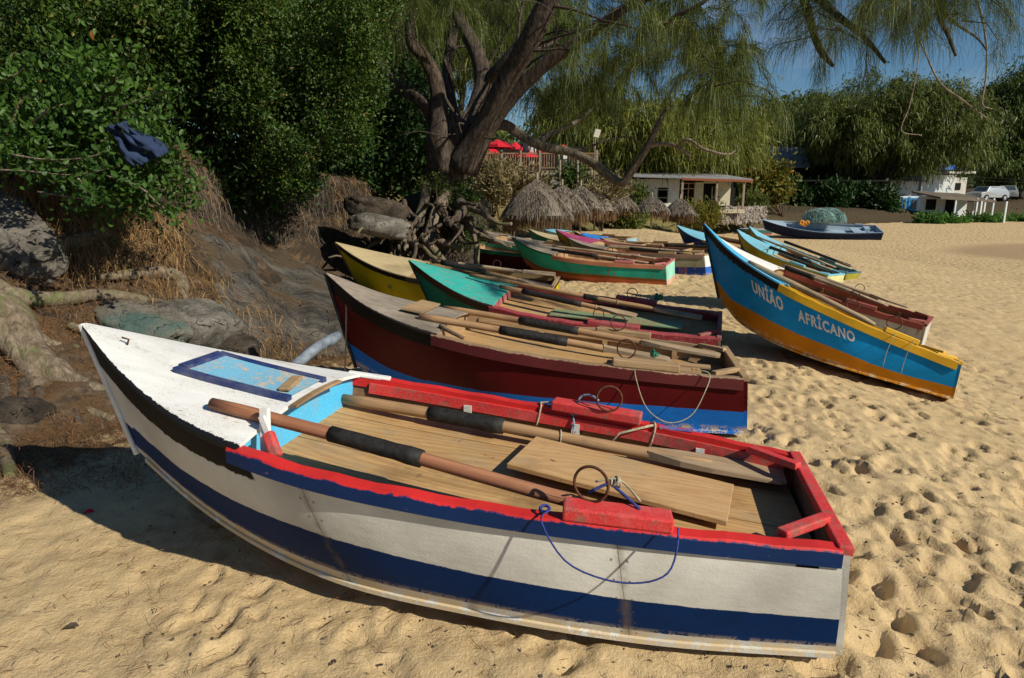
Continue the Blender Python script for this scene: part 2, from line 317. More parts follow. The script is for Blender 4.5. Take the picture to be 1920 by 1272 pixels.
# ------------------------------------------------------------------ ground
def lines(lo, hi, a, b, d, g):
    r = [a]
    while r[-1] < b: r.append(r[-1] + d)
    x = r[-1]; s = d
    while x < hi: s = max(d, (x - b) * g + d); x += s; r.append(x)
    l = []; x = a
    while x > lo: s = max(d, (a - x) * g + d); x -= s; l.append(x)
    return np.array(l[::-1] + r)
def build_ground():
    gx = lines(-400, 500, -2.6, 4.6, .021, .022); gy = lines(-8, 900, 1.2, 5.4, .021, .0125)
    X, Y = np.meshgrid(gx, gy); Z = H0(X, Y); o, W, Hh = bankd(X, Y); bank = np.clip(o / .35 + .5, 0, 1)
    far = np.clip((60 - np.hypot(X, Y)) / 30, 0, 1)
    sandm = 1 - np.clip(o / .4 + .6, 0, 1)
    lag = np.exp(-(((X - 30.5) / 9.0) ** 2 + ((Y - 32) / 7) ** 2) ** 2)
    amp = sandm * far * (1 - lag)
    calm = np.clip((1.6 - X) / 1.5, 0, 1) * np.clip((4.5 - Y) / 2, 0, 1)
    Z += amp * (fbm(X * .8, Y * .8, 0, 3, 3) * .045 + fbm(X * 3.1, Y * 3.1, 0, 11, 4) * .026 + (np.abs(fbm(X * 5.5 + Y * 2, Y * 4.5, 0, 31, 3)) - .2) * .020 + fbm(X * 14, Y * 14, 0, 77, 3) * .010)
    # footprints
    r = np.random.default_rng(3); n = 14000
    dist = 1.0 + 33 * r.random(n) ** 1.6; fy = dist; fx = r.uniform(-.35, 1.15, n) * (fy + 1.5)
    for i in range(n):
        x0, y0 = fx[i], fy[i]; a = r.uniform(0, 3.14) * .5 + 1.0; la = r.uniform(.045, .115) * (1 + y0 * .012); lb = la * r.uniform(.36, .6); dp = r.uniform(.004, .023) * min(1.2, 1 + y0 * .02)
        if x0 < 1.0 and y0 < 3.0 and r.random() < .82: continue
        R_ = la * 2.2; i0, i1 = np.searchsorted(gx, (x0 - R_, x0 + R_)); j0, j1 = np.searchsorted(gy, (y0 - R_, y0 + R_))
        if i1 - i0 < 2 or j1 - j0 < 2: continue
        dx = X[j0:j1, i0:i1] - x0; dy = Y[j0:j1, i0:i1] - y0; u = (dx * math.cos(a) + dy * math.sin(a)) / la; v = (-dx * math.sin(a) + dy * math.cos(a)) / lb
        v = v + .25 * np.sin(u * 2); q = u * u + v * v; k = -dp * (1 - .25 * np.sin(u * 3.1 + i)) / (1 + np.exp(np.clip((q - 1) * 7, -20, 20))) + dp * .22 * np.exp(-((np.sqrt(q) - 1.5) ** 2) * 5) * (1 + .6 * np.sin(u * 3 + i))
        Z[j0:j1, i0:i1] += k * amp[j0:j1, i0:i1]
    bm = bank * np.clip((70 - Y) / 20, 0, 1)
    Z += bm * (fbm(X * .9, Y * .9, 0, 5, 3) * .16 + fbm(X * 3.3, Y * 3.3, 0, 6, 4) * .10 + fbm(X * 11, Y * 11, 0, 9, 3) * .03)
    V = np.stack([X.ravel(), Y.ravel(), Z.ravel()], 1); ny, nx = X.shape; idx = np.arange(ny * nx).reshape(ny, nx)
    F = np.stack([idx[:-1, :-1].ravel(), idx[:-1, 1:].ravel(), idx[1:, 1:].ravel(), idx[1:, :-1].ravel()], 1)
    # litter on the sand by the bank
    lit = np.clip(1 - (-o) / 1.3, 0, 1) * (Y < 24)
    g = npmesh('ground', V, F, M['ground'], smooth=True, attr={'bank': bank.ravel(), 'litter': lit.ravel(), 'lag': lag.ravel()}); tag(g, kind='structure'); print('ground', len(V)); return g
def ground_mat():
    n = N('sand and earth'); c = n.co(); A = lambda s: n.n('Attribute', attribute_name=s).outputs['Fac']
    a = n.noise(c, .9, 5); b = n.noise(c, 11, 5, .7); f = n.noise(c, 260, 2, .8); g = n.noise(c, 70, 4, .7)
    sand = n.mix(n.ramp(a, .3, .7), (.52, .385, .205), (.43, .305, .155)); sand = n.mix(n.ramp(b, .35, .7), sand, (.59, .445, .25))
    sand = n.mix(n.ramp(f, .25, .75), n.mix(.55, sand, (.72, .66, .58), 'MULTIPLY'), n.mix(.15, sand, (.9, .75, .5)))
    sand = n.mix(n.ramp(n.noise(c, 38, 3, .6), .70, .76), sand, (.16, .09, .045))
    sand = n.mix(n.ramp(A('lag'), .3, .6), sand, (.36, .255, .145))
    s1 = n.noise(n.co(scale=(1, 1, 2.5)), 2.6, 6, .7); fib = n.noise(n.co(scale=(1, 1, 1)), 55, 6, .8, 2.5)
    lit = n.mix(n.ramp(fib, .38, .62), (.040, .024, .013), (.17, .10, .05)); soil = n.mix(n.ramp(b, .35, .65), (.055, .042, .03), (.17, .125, .085))
    earth = n.mix(n.ramp(s1, .42, .56), soil, lit)
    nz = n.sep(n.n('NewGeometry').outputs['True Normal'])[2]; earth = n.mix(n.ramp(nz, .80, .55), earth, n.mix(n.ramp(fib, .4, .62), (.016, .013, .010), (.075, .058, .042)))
    grass = n.mix(n.ramp(fib, .35, .65), (.06, .07, .018), (.24, .19, .085)); x, y, z = n.sep(n.co('Object'))
    earth = n.mix(n.math('MULTIPLY', n.ramp(y, 17, 22), n.ramp(s1, .2, .45)), earth, grass); earth = n.mix(n.ramp(y, 43, 50), earth, n.mix(fib, (.035, .026, .016), (.10, .075, .045)))  # dark brown past the beach: tree shade and litter put into the earth colour
    km = n.math('ADD', A('litter'), n.math('MULTIPLY', n.math('SUBTRACT', n.noise(c, 3.5, 6, .75), .5), 1.5))
    col = n.mix(n.math('MULTIPLY', n.ramp(km, .42, .75), n.ramp(A('litter'), .02, .15)), sand, lit)
    col = n.mix(n.ramp(n.math('ADD', A('bank'), n.math('MULTIPLY', n.math('SUBTRACT', b, .5), .6)), .45, .6), col, earth)
    x, y, z = n.sep(n.co('Object'))
    h = n.math('ADD', n.math('MULTIPLY', f, .16), n.math('ADD', n.math('MULTIPLY', g, .5), n.math('MULTIPLY', b, 1.1)))
    vo = n.n('TexVoronoi'); n.put(vo.inputs[0], n.co(scale=(1, .8, 1))); vo.inputs['Scale'].default_value = 4.2; vo.inputs['Randomness'].default_value = 1
    pit = n.math('ADD', n.math('MULTIPLY', n.ramp(vo.outputs['Distance'], .05, .5), 2.2), n.math('MULTIPLY', n.noise(c, 3.3, 6, .7), 5.))
    h = n.math('ADD', h, n.math('MULTIPLY', n.math('MULTIPLY', pit, n.ramp(y, 6, 16)), n.ramp(A('lag'), .2, .6, True)))
    h = n.math('ADD', h, n.math('MULTIPLY', n.math('MULTIPLY', fib, A('bank')), .8))
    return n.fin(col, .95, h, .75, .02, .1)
M['ground'] = ground_mat()
build_ground()
# ------------------------------------------------------------------ boats
TS = np.array([0, .2, .4, .6, .75, .88, 1.0])
def spl(v, t):
    v = np.asarray(v, float); m = np.gradient(v, TS); t = np.clip(t, 0, 1); i = np.clip(np.searchsorted(TS, t, side='right') - 1, 0, 5)
    h = TS[i + 1] - TS[i]; s = (t - TS[i]) / h
    return (2 * s**3 - 3 * s**2 + 1) * v[i] + (s**3 - 2 * s**2 + s) * h * m[i] + (-2 * s**3 + 3 * s**2) * v[i + 1] + (s**3 - s**2) * h * m[i + 1]
CAN = [0, 0, 0, 0, 0, 0, 3.5, .25, .52, .58, .61, .58, .46, .26, .40, .42, .455, .52, .60, .71, .86, .43, .50, .515, .44, .30, .14, 0, 0, 0.0, .015, .06, .13, .27, -.03]
class Hull:
    def __init__(s, p):
        s.L, s.rk, s.tr = p[6], p[7], p[34]; s.bs = list(p[8:14]) + [.012]; s.zs = p[14:21]; s.bc = list(p[21:27]) + [.012]; s.zc = p[27:34]
    def S(s, t, y=1): return Vector((-s.tr + (s.L + s.tr) * t, float(spl(s.bs, t)) * y, float(spl(s.zs, t))))
    def C(s, t, y=1): return Vector(((s.L - s.rk) * t, float(spl(s.bc, t)) * y, float(spl(s.zc, t))))
    def side(s, t, v, y=1, off=0.):
        p = s.C(t).lerp(s.S(t), v); b = .016 * math.sin(math.pi * v) * min(1, (1 - t) * 6); e = 1e-3
        q = s.C(min(t + e, 1)).lerp(s.S(min(t + e, 1)), v) - s.C(max(t - e, 0)).lerp(s.S(max(t - e, 0)), v); g = s.S(t) - s.C(t)
        nn = q.cross(g).normalized(); nn = nn if nn.y > 0 else -nn
        p = p + nn * (b + off); p.y *= y; return p
    def tx(s, x): return max(0, min(1, (x + s.tr) / (s.L + s.tr)))
    def inner(s, t, z, pad=.022):
        c, g = s.C(t), s.S(t); v = max(0, min(1, (z - c.z) / (g.z - c.z))); return max(.004, c.y + (g.y - c.y) * v - pad)
def boat(arr, label, c, detail=2):
    p = arr; h = Hull(p); root = empty('fishing_boat', p[0:3], (p[5], -p[4], p[3])); tag(root, label, 'boat', 'fishing boats hauled out on the sand')
    td = c.get('td', .65); TT = list(np.linspace(0, 1, 45 if detail else 25)); rows = 13; VV = np.linspace(0, 1, rows)
    bt = c.get('band', .36); ctl = bt if isinstance(bt, (list, tuple)) else [bt] * 7
    def pv(t, v):
        b = float(np.interp(t, TS, ctl)); return v / b * .5 if v < b else .5 + .5 * (v - b) / (1 - b)
    slot = c.get('slot', True)
    # hull skin: both sides and the bottom, one continuous shell with thickness
    mb = MB(); th = .018
    for y in (1, -1):
        for off, fl in ((0, 1), (-th, -1)):
            V = [h.side(t, v, y, off) for t in TT for v in VV]; U = [(h.S(t).x + .001, pv(t, v)) for t in TT for v in VV]
            F = []
            for i in range(len(TT) - 1):
                for j in range(rows - 1):
                    if slot and .012 < TT[i] < .045 and 9.5 < j < 11: continue
                    q = (i * rows + j, (i + 1) * rows + j, (i + 1) * rows + j + 1, i * rows + j + 1)
                    F.append(q if fl * y > 0 else q[::-1])
            mb.add(V, F, U, 0 if fl > 0 else 1)
    V = []; U = []
    for t in TT:
        cc = h.C(t)
        for k in (-1, -.5, 0, .5, 1): V.append((cc.x, cc.y * k, cc.z - .012 * (1 - k * k))); U.append((cc.x, .02))
    mb.add(V, [(i * 5 + j, i * 5 + j + 1, (i + 1) * 5 + j + 1, (i + 1) * 5 + j) for i in range(len(TT) - 1) for j in range(4)], U, 0)
    mb.build('hull', [c['hull'], c['inside']], root, smooth=True)
    # chine strip and stem
    mb = MB()
    for y in (1, -1):
        V = []; U = []; TC = TT[:-1]
        for t in TC:
            a = h.side(t, .0, y, .003)
            for dy, dz in ((0, .012), (.010, .008), (.010, -.010), (-.02, -.012)): V.append(a + Vector((0, dy * y, dz))); U.append((1, .05))
        F = []
        for i in range(len(TC) - 1):
            for j in range(3): F.append((i * 4 + j, (i + 1) * 4 + j, (i + 1) * 4 + j + 1, i * 4 + j + 1))
        mb.add(V, F, U)
    mb.build('chine_strip', c.get('chine', c['hull']), root)
    mb = MB(); s0, s1 = h.S(1), h.C(1); mb.beam(s0 + Vector((.006, 0, .012)), s1 + Vector((.004, 0, -.02)), .026, .026, up=(1, 0, .3)); mb.build('stem_post', c.get('stem', c['inside']), root, bevel=.006)
    # transom
    mb = MB(); a, b, d, e = h.C(0), h.S(0), h.S(0, -1), h.C(0, -1); off = Vector((-.026, 0, 0)); n_ = 8; P = []
    for o_ in (Vector((.0, 0, 0)), off):
        for k in range(n_ + 1):
            v = k / n_; q = a.lerp(b, v); P += [q + o_, Vector((q.x, -q.y, q.z)) + o_]
    m_ = 2 * (n_ + 1); U = [(0, pv(0, (k // 2) / n_)) for k in range(m_)] * 2; F = []; F2 = []
    for k in range(n_): F2.append((2 * k, 2 * k + 1, 2 * k + 3, 2 * k + 2)); F.append((m_ + 2 * k + 1, m_ + 2 * k, m_ + 2 * k + 2, m_ + 2 * k + 3)); F += [(2 * k, 2 * k + 2, m_ + 2 * k + 2, m_ + 2 * k), (2 * k + 3, 2 * k + 1, m_ + 2 * k + 1, m_ + 2 * k + 3)]
    F += [(0, m_, m_ + 1, 1)]
    mb.add(P, F, U, 0); mb.add(P, F2, U, 1); mb.build('transom', [c.get('transom', c['hull']), c['inside']], root)
    tb, tdn = h.S(0), h.S(0, -1)
    mb = MB(); mb.beam(tb + Vector((-.012, 0, .004)), tdn + Vector((-.012, 0, .004)), .05, .035); mb.build('transom_cap', c['rail'], root, bevel=.005)
    # gunwales
    gw, gh, ov = c.get('gw', .062), c.get('gh', .07), .016
    for y in (1, -1):
        V = []; U = []; TG = list(np.linspace(0, td + .012, 30))
        for i, t in enumerate(TG):
            s_ = h.S(t, y); wz = .003 * math.sin(i * 1.7) if detail else 0
            for (oy, oz, uu) in ((ov, -gh, 0), (ov, .0, .32), (ov - .006, .010, .35), (-gw + ov, .010, .7), (-gw + ov, -gh * .85, 1)):
                V.append(s_ + Vector((0, oy * y, oz + (wz if oz > -.01 else 0)))); U.append((s_.x, uu))
        F = []
        for i in range(len(TG) - 1):
            for j in range(5):
                q = (i * 5 + j, (i + 1) * 5 + j, (i + 1) * 5 + (j + 1) % 5, i * 5 + (j + 1) % 5); F.append(q[::-1] if y > 0 else q)
        F += [tuple(range(5)), tuple((len(TG) - 1) * 5 + j for j in range(5))]
        mb = MB(); mb.add(V, F, U); g = mb.build('gunwale', c['gun'], root)
        if c.get('rub'):   # a lower rubbing strip run near the stern
            mb = MB(); mb.tube([h.side(t, .765, y, .008) for t in np.linspace(0, .13, 5)], .016, 4); mb.build('rub_strip', c['gun_side'], root)
    # foredeck, crowned
    crown = c.get('crown', .06); V = []; U = []; TD = list(np.linspace(td, 1, 22)); nk = 13
    for t in TD:
        s_ = h.S(t)
        for k in range(nk):
            a = -1 + 2 * k / (nk - 1); V.append(Vector((s_.x, (s_.y + .006) * a, s_.z + .012 + crown * min(1, s_.y / .5) * (1 - a * a)))); U.append((s_.x, a))
    top = len(V); V += [v - Vector((0, 0, .016)) for v in V]; U += U
    F = []; G = lambda i, k: i * nk + k
    for i in range(len(TD) - 1):
        for k in range(nk - 1):
            q = (G(i, k), G(i + 1, k), G(i + 1, k + 1), G(i, k + 1)); F += [q[::-1], tuple(x + top for x in q)]
        F += [(G(i, 0), G(i + 1, 0), G(i + 1, 0) + top, G(i, 0) + top), (G(i, nk - 1), G(i, nk - 1) + top, G(i + 1, nk - 1) + top, G(i + 1, nk - 1))]
    F += [(G(0, k), G(0, k + 1), G(0, k + 1) + top, G(0, k) + top) for k in range(nk - 1)]
    mb = MB(); mb.add(V, F, U); mb.build('foredeck', c['deck'], root)
    # floor boards
    fl = c.get('floor', .13); V = []; TF = list(np.linspace(.004, td + .02, 16))
    zf = lambda t: h.S(t).z - fl
    for t in TF:
        z = zf(t); b = h.inner(t, z)
        for k in (-1, -.34, .34, 1): V.append((h.S(t).x, b * k, z))
    V2 = [(x, y, z - .014) for x, y, z in V]; n_ = len(V)
    F = [(i * 4 + j, (i + 1) * 4 + j, (i + 1) * 4 + j + 1, i * 4 + j + 1)[::-1] for i in range(len(TF) - 1) for j in range(3)]
    mb = MB(); mb.add(V + V2, F + [tuple(x + n_ for x in f[::-1]) for f in F] + [(j, j + 1, j + 1 + n_, j + n_) for j in range(3)]); mb.build('floorboards', c['floorm'], root)
    # bulkhead under the deck edge
    t = td + .012; s_ = h.S(t); z0 = zf(t); V = []; P = 11
    for k in range(P):
        a = -1 + 2 * k / (P - 1); zz = s_.z - .004 + crown * min(1, s_.y / .5) * (1 - a * a); b = h.inner(t, z0); V += [(s_.x, b * a, z0), (s_.x, (s_.y - .03) * a, zz)]
    V += [(x + .016, y, z) for x, y, z in V]; q = 2 * P; F = [(2 * k, 2 * k + 2, 2 * k + 3, 2 * k + 1) for k in range(P - 1)] + [(2 * k + q, 2 * k + 1 + q, 2 * k + 3 + q, 2 * k + 2 + q) for k in range(P - 1)]
    mb = MB(); mb.add(V, F); mb.build('bulkhead', c['bulk'], root)
    if detail:
        for t in c.get('frames', (.12, .3, .47)):     # frame posts under the gunwales
            for y in (1, -1):
                s_ = h.S(t, y); z0 = zf(t); mb = MB(); mb.box((s_.x, s_.y - y * .055, (s_.z + z0) / 2 - .03), (.04, .03, s_.z - z0 - .03)); mb.build('frame_post', c['post'], root)
        for y in (1, -1):                              # corner knees at the stern
            a = h.S(.0, y) + Vector((.19, -.035 * y, .022)); b = h.S(0, y) + Vector((.01, -.20 * y, .024)); mb = MB(); mb.beam(a, b, .045, .032); mb.build('corner_brace', c['rail'], root, bevel=.006)
    for y in (1, -1):                                  # oar blocks with iron rings
        x0, x1 = c.get('blk', ((.59, .96), (.72, 1.17)))[0 if y > 0 else 1]; t0, t1 = h.tx(x0), h.tx(x1)
        a, b = h.S(t0, y) + Vector((0, -.03 * y, .035)), h.S(t1, y) + Vector((0, -.03 * y, .035))
        mb = MB(); mb.beam(a, b, .095, .05); bk = mb.build('oar_block', c['blk_m'], root, bevel=.008)
        if detail:
            rc = a.lerp(b, c.get('rps', (.8, .6))[0 if y > 0 else 1]) + Vector((0, -.035 * y, .085)); rr = .062 if detail > 1 else .06
            mb = MB(); mb.torus(rc, rr, .0055, (.25, 1, .1) if y > 0 else (-.2, 1, .2)); mb.tube([rc + Vector((0, 0, -rr)), rc + Vector((.005, 0, -rr - .05))], .007, 6)
            mb.build('oar_ring', M['rust'], bk, smooth=True)
    return root, h
def oar(root, h, A, B, label, sleeve=(.3, .48), blade=.5, r=.026, mat='oar_wood', smat='rubber', bw=.15, roll=0, rope=None):
    """an oar lying in a boat; A, B handle end and blade end in the boat's own frame"""
    bpy.context.view_layer.update() if 0 else None
    Mw = Matrix.LocRotScale(root.location, root.rotation_euler.to_quaternion(), None); A, B = Mw @ Vector(A), Mw @ Vector(B); d = B - A; Lg = d.length
    upw = (Mw.to_3x3() @ Vector((0, 0, 1))); X = d.normalized(); Y = upw.cross(X).normalized(); Z = X.cross(Y); m3 = Matrix((X, Y, Z)).transposed()
    o = empty('oar', A, m3.to_euler()); tag(o, label, 'oar', 'oars lying in the boats')
    mb = MB(); k = Lg - blade; pts = [(x, .004 * math.sin(x * 4 + A.x), .003 * math.sin(x * 3)) for x in np.linspace(0, k + blade * .45, 14)]
    rad = [r * (.86 if i == 0 else 1) * (1 if x[0] < k else .62) for i, x in enumerate(pts)]; mb.tube(pts, rad, 10); mb.build('shaft', M[mat], o, smooth=True)
    if sleeve: mb = MB(); mb.tube([(x, .004 * math.sin(x * 4 + A.x), .003 * math.sin(x * 3)) for x in np.linspace(Lg * sleeve[0], Lg * sleeve[1], 8)], [r * 1.3 * random.uniform(.93, 1.07) for _ in range(8)], 10); mb.build('grip_sleeve', M[smat], o, smooth=True)
    if blade:
        mb = MB(); P = []; q = Euler((roll, 0, 0)).to_matrix(); st = [(k - .03, .03, .02), (k + .12, bw * .42, .014), (k + blade * .45, bw * .5, .011), (Lg - .03, bw * .5, .008), (Lg, bw * .42, .006)]
        for x, wy, tz in st:
            for sy, sz in ((-1, -1), (1, -1), (1, 1), (-1, 1)): v = q @ Vector((0, sy * wy, sz * tz)); P.append((x, v.y, v.z))
        F = [(i * 4 + j, i * 4 + (j + 1) % 4, (i + 1) * 4 + (j + 1) % 4, (i + 1) * 4 + j) for i in range(4) for j in range(4)] + [(3, 2, 1, 0), (16, 17, 18, 19)]
        mb.add(P, F); mb.build('blade', M['blade_wood'], o)
    if rope:
        mb = MB(); mb.torus((Lg * rope, 0, 0), r * 1.12, .004, (1, .25, 0), 16, 5); mb.build('rope_lashing', M['rope'], o, smooth=True)
    return o
# ------------------------------------------------------------------ the boats
BJ = {"1":[1.219,2.428,0.04,2.926,0.026,0.005,3.418,0.248,0.443,0.56,0.611,0.591,0.466,0.258,0.396,0.439,0.477,0.539,0.614,0.728,0.859,0.427,0.506,0.517,0.45,0.311,0.147,0.001,-0.005,0.004,0.011,0.049,0.112,0.242,-0.027],"2":[1.652,4.658,0.031,2.959,0.016,0.025,3.215,0.242,0.532,0.587,0.61,0.574,0.455,0.26,0.39,0.423,0.469,0.542,0.622,0.739,0.921,0.434,0.5,0.514,0.439,0.3,0.141,-0.001,0.005,0.005,0.017,0.049,0.09,0.186,-0.044],"3":[4.222,6.179,-0.272,2.651,0.241,0.136,2.739,0.428,0.509,0.575,0.608,0.579,0.459,0.26,0.347,0.4,0.471,0.562,0.664,0.798,0.975,0.426,0.5,0.519,0.446,0.307,0.145,0.015,0.002,-0.015,-0.015,0.015,0.086,0.257,-0.061],"4":[2.327,7.203,-0.099,2.835,0.004,-0.107,3.755,0.295,0.525,0.581,0.613,0.586,0.472,0.274,0.318,0.358,0.423,0.504,0.599,0.75,0.921,0.389,0.487,0.515,0.442,0.301,0.14,0.015,0.002,-0.001,0.014,0.06,0.13,0.27,-0.019],"5":[3.092,12.797,-0.022,2.742,-0.015,-0.033,3.327,0.351,0.516,0.578,0.609,0.58,0.46,0.26,0.402,0.423,0.459,0.521,0.599,0.708,0.855,0.432,0.501,0.516,0.441,0.301,0.14,-0.0,-0.0,-0.001,0.013,0.058,0.133,0.282,-0.028],"6":[0.631,9.538,-0.021,2.953,0.029,-0.084,3.391,0.309,0.508,0.576,0.611,0.583,0.465,0.266,0.4,0.418,0.452,0.516,0.601,0.718,0.859,0.43,0.5,0.515,0.44,0.3,0.14,0.0,-0.0,-0.0,0.015,0.06,0.13,0.271,-0.031],"7":[7.872,16.022,-0.592,2.299,0.184,0.051,2.877,0.358,0.513,0.579,0.61,0.579,0.458,0.259,0.366,0.403,0.451,0.525,0.609,0.708,0.84,0.427,0.499,0.515,0.44,0.3,0.14,0.002,0.0,-0.0,0.015,0.06,0.13,0.271,-0.035],"8":[4.255,14.151,-0.003,2.659,-0.048,0.054,3.302,0.25,0.516,0.579,0.61,0.58,0.461,0.261,0.418,0.434,0.466,0.525,0.596,0.698,0.839,0.432,0.501,0.515,0.44,0.3,0.14,-0.004,-0.001,0.0,0.015,0.06,0.13,0.27,-0.029],"9":[8.324,20.523,-0.346,2.445,0.051,-0.092,3.506,0.348,0.52,0.58,0.61,0.58,0.46,0.259,0.4,0.42,0.454,0.518,0.601,0.714,0.864,0.43,0.5,0.515,0.44,0.3,0.14,0.0,-0.0,-0.0,0.015,0.06,0.13,0.271,-0.03]}
def mkmats():
    M['rust'] = plain('rusty iron', (.10, .045, .025), .8, .4, .5, 40)
    M['rubber'] = plain('black rubber sleeve', (.018, .017, .016), .65, 0, .5, 30, .5)
    M['oar_wood'] = wood('oar wood', (.30, .17, .085), (.40, .25, .13)); M['oar_red'] = wood('reddish oar wood', (.25, .10, .055), (.36, .17, .09))
    M['oar_grey'] = wood('weathered oar wood', (.26, .19, .12), (.38, .30, .20)); M['blade_wood'] = wood('oar blade wood', (.26, .18, .11), (.40, .30, .19))
    M['rope'] = plain('pale rope', (.36, .32, .22), .9, 0, .3, 60, .5); M['rope_blue'] = plain('blue rope', (.03, .045, .20), .8, 0, .5, 60, .5); M['rope_green'] = plain('green twine', (.03, .22, .14), .8, 0, .5, 60, .5); M['rope_blueg'] = plain('grey blue rope', (.20, .27, .36), .8, 0, .4, 60, .5)
    M['ply'] = plywood('plywood floor', (.36, .21, .085), (.54, .35, .16), (-.30, .06, .33)); M['ply2'] = plywood('loose plywood board', (.42, .25, .11), (.55, .36, .18))
    M['deck_grey'] = wood('weathered grey deck', (.20, .165, .13), (.34, .29, .23), .5, .85, 1, 20, 0, .6, (.02, .015, .012)); M['wood'] = wood('bare boat timber', (.30, .19, .10), (.42, .29, .16)); M['wood_dark'] = wood('dark boat timber', (.10, .06, .04), (.19, .12, .075)); M['in_dark'] = wood('inside planking', (.14, .075, .04), (.24, .14, .08))
    M['white'] = paint('white deck paint', (.72, .72, .70), .24, (.5, .42, .3), .5, (1, 4, 4)); M['white_deck'] = paint('white foredeck paint', (.72, .72, .70), .30, (.42, .36, .27), .5, (1, 5, 5), (.008, .008, .008)); M['navy'] = paint('navy paint', (.004, .022, .12), .2); M['skyblue'] = paint('light blue paint', (.06, .42, .72), .36, (.36, .22, .11), .45)
    M['red'] = paint('red paint', (.56, .035, .035), .5, (.35, .10, .08)); M['black'] = paint('black tar', (.012, .012, .012), .1, (.05, .05, .05)); M['teal'] = paint('teal deck paint', (.015, .36, .31), .45, (.22, .32, .28), .5, (1, 5, 5), (.03, .018, .012))
    M['crimson'] = paint('worn crimson paint', (.33, .035, .05), .48, (.24, .15, .11)); M['pinkred'] = paint('faded red paint', (.42, .12, .12), .4, (.4, .26, .2)); M['yellow'] = paint('yellow gunwale paint', (.70, .40, .015), .3); M['palew'] = paint('worn white transom', (.55, .56, .53), .45)
    M['bluepatch'] = paint('scraped blue paint', (.10, .12, .42), .45, (.5, .05, .06)); M['sand_stain'] = plain('sandy stain', (.22, .15, .09), .9)
M['deck_sand'] = wood('sun bleached deck', (.40, .31, .17), (.50, .41, .25)); M['skydeck'] = paint('sky blue deck', (.16, .46, .60), .3); M['greendeck'] = paint('green deck', (.02, .17, .10), .3)
M['magenta'] = paint('magenta deck', (.34, .03, .12), .2); M['rusty_red'] = paint('rusty red rail', (.24, .05, .035), .5, (.12, .05, .03)); M['teal_dark'] = paint('dark teal rail', (.03, .12, .17), .3)
mkmats()
NV, WH = (.002, .024, .105), (.66, .65, .60)
bd = {int(k): v for k, v in BJ.items()}
def cfg(hull, gun, gun_side, deck, inside, rail, bulk, floorm, post=None, blk=None, **k):
    d = dict(hull=hull, gun=gun, gun_side=gun_side, deck=deck, inside=inside, rail=rail, bulk=bulk, floorm=floorm, post=post or inside, blk_m=blk or rail); d.update(k); return d
# 1 white and navy boat ------------------------------------------------------
c1 = cfg(hullmat('white and navy hull', [(0, (.60, .60, .57)), (.11, NV), (.5, WH)], edge=(2.19, .80, (.008, .008, .008)), wear=.75, seam=(.78, 1.95)), gunmat('red and navy gunwale', (.62, .028, .025), NV, .40, (.30, .13, .10)), M['navy'], M['white_deck'], M['in_dark'], M['red'], M['skyblue'], M['ply'],
         post=M['palew'], gh=.052, td=.645, band=[.36, .38, .42, .48, .46, .38, .22], crown=.062, stem=M['white'], blk=M['red'], blk_x=0, transom=hullmat('white transom', [(0, WH)]))
c1['blk'] = ((.59, .96), (.72, 1.17)); c1['rps'] = (.76, .36)
b1, h1 = boat(bd[1], 'nearest boat, white with a navy stripe, red gunwales and a blue hatch', c1)
mb = MB()   # hatch
hx0, hx1, hy0, hy1 = 2.235, 2.80, -.19, .165
def dz(x, y): t = h1.tx(x); s_ = h1.S(t); a = y / s_.y; return s_.z + .012 + .062 * min(1, s_.y / .5) * (1 - a * a)
V = []; nx = 8
for (i0, i1, j0, j1) in ((hx0, hx1, hy0, hy0 + .038), (hx0, hx1, hy1 - .038, hy1), (hx1 - .045, hx1, hy0 + .0385, hy1 - .0385)):
    for k in range(nx):
        xa, xb = i0 + (i1 - i0) * k / nx, i0 + (i1 - i0) * (k + 1) / nx; P = []
        for zz in (-.004, .022):
            for (x, y) in ((xa, j0), (xb, j0), (xb, j1), (xa, j1)): P.append((x, y, dz(x, (j0 + j1) / 2) + zz))
        mb.add(P, [(3, 2, 1, 0), (4, 5, 6, 7), (0, 1, 5, 4), (1, 2, 6, 5), (2, 3, 7, 6), (3, 0, 4, 7)])
hf = mb.build('hatch', M['navy'], b1)
mb = MB()
for k in range(nx):
    xa, xb = hx0 + .01 + (hx1 - .05 - hx0) * k / nx, hx0 + .01 + (hx1 - .05 - hx0) * (k + 1) / nx
    mb.add([(xa, hy0 + .03, dz(xa, 0) + .008), (xb, hy0 + .03, dz(xb, 0) + .008), (xb, hy1 - .03, dz(xb, 0) + .008), (xa, hy1 - .03, dz(xa, 0) + .008)], [(0, 1, 2, 3)])
mb.build('hatch_panel', paint('worn sky blue hatch', (.16, .42, .60), .56, (.5, .45, .38)), hf)
mb = MB(); mb.beam((2.33, -.09, dz(2.33, -.03) + .022), (2.29, .10, dz(2.29, .05) + .022), .055, .018); mb.build('wooden_cleat', M['wood'], hf, bevel=.008)
mb = MB()
for k in range(6):
    ya, yb = .20 - k * .07, .20 - (k + 1) * .07; mb.beam((2.185, ya, dz(2.19, ya) + .006), (2.185, yb, dz(2.19, yb) + .006), .03, .012)
mb.build('deck_edge_trim', M['wood'], b1)
mb = MB(); mb.beam((2.17, .44, .50), (2.185, .41, .685), .022, .04, up=(1, 0, 0)); mb.beam((2.13, .44, .52), (2.185, .435, .66), .012, .03, up=(1, 0, 0)); mb.build('oar_rest', M['white'], b1, bevel=.004)
mb = MB(); mb.beam((2.09, .49, .52), (2.15, .45, .60), .04, .045, up=(1, 0, 0)); mb.build('knee', M['red'], b1, bevel=.01)
mb = MB(); mb.beam(h1.S(.60, -1) + Vector((0, .02, .014)), h1.S(.665, -1) + Vector((0, .03, .016)), .045, .02); mb.build('rail_extension', M['white'], b1, bevel=.005)
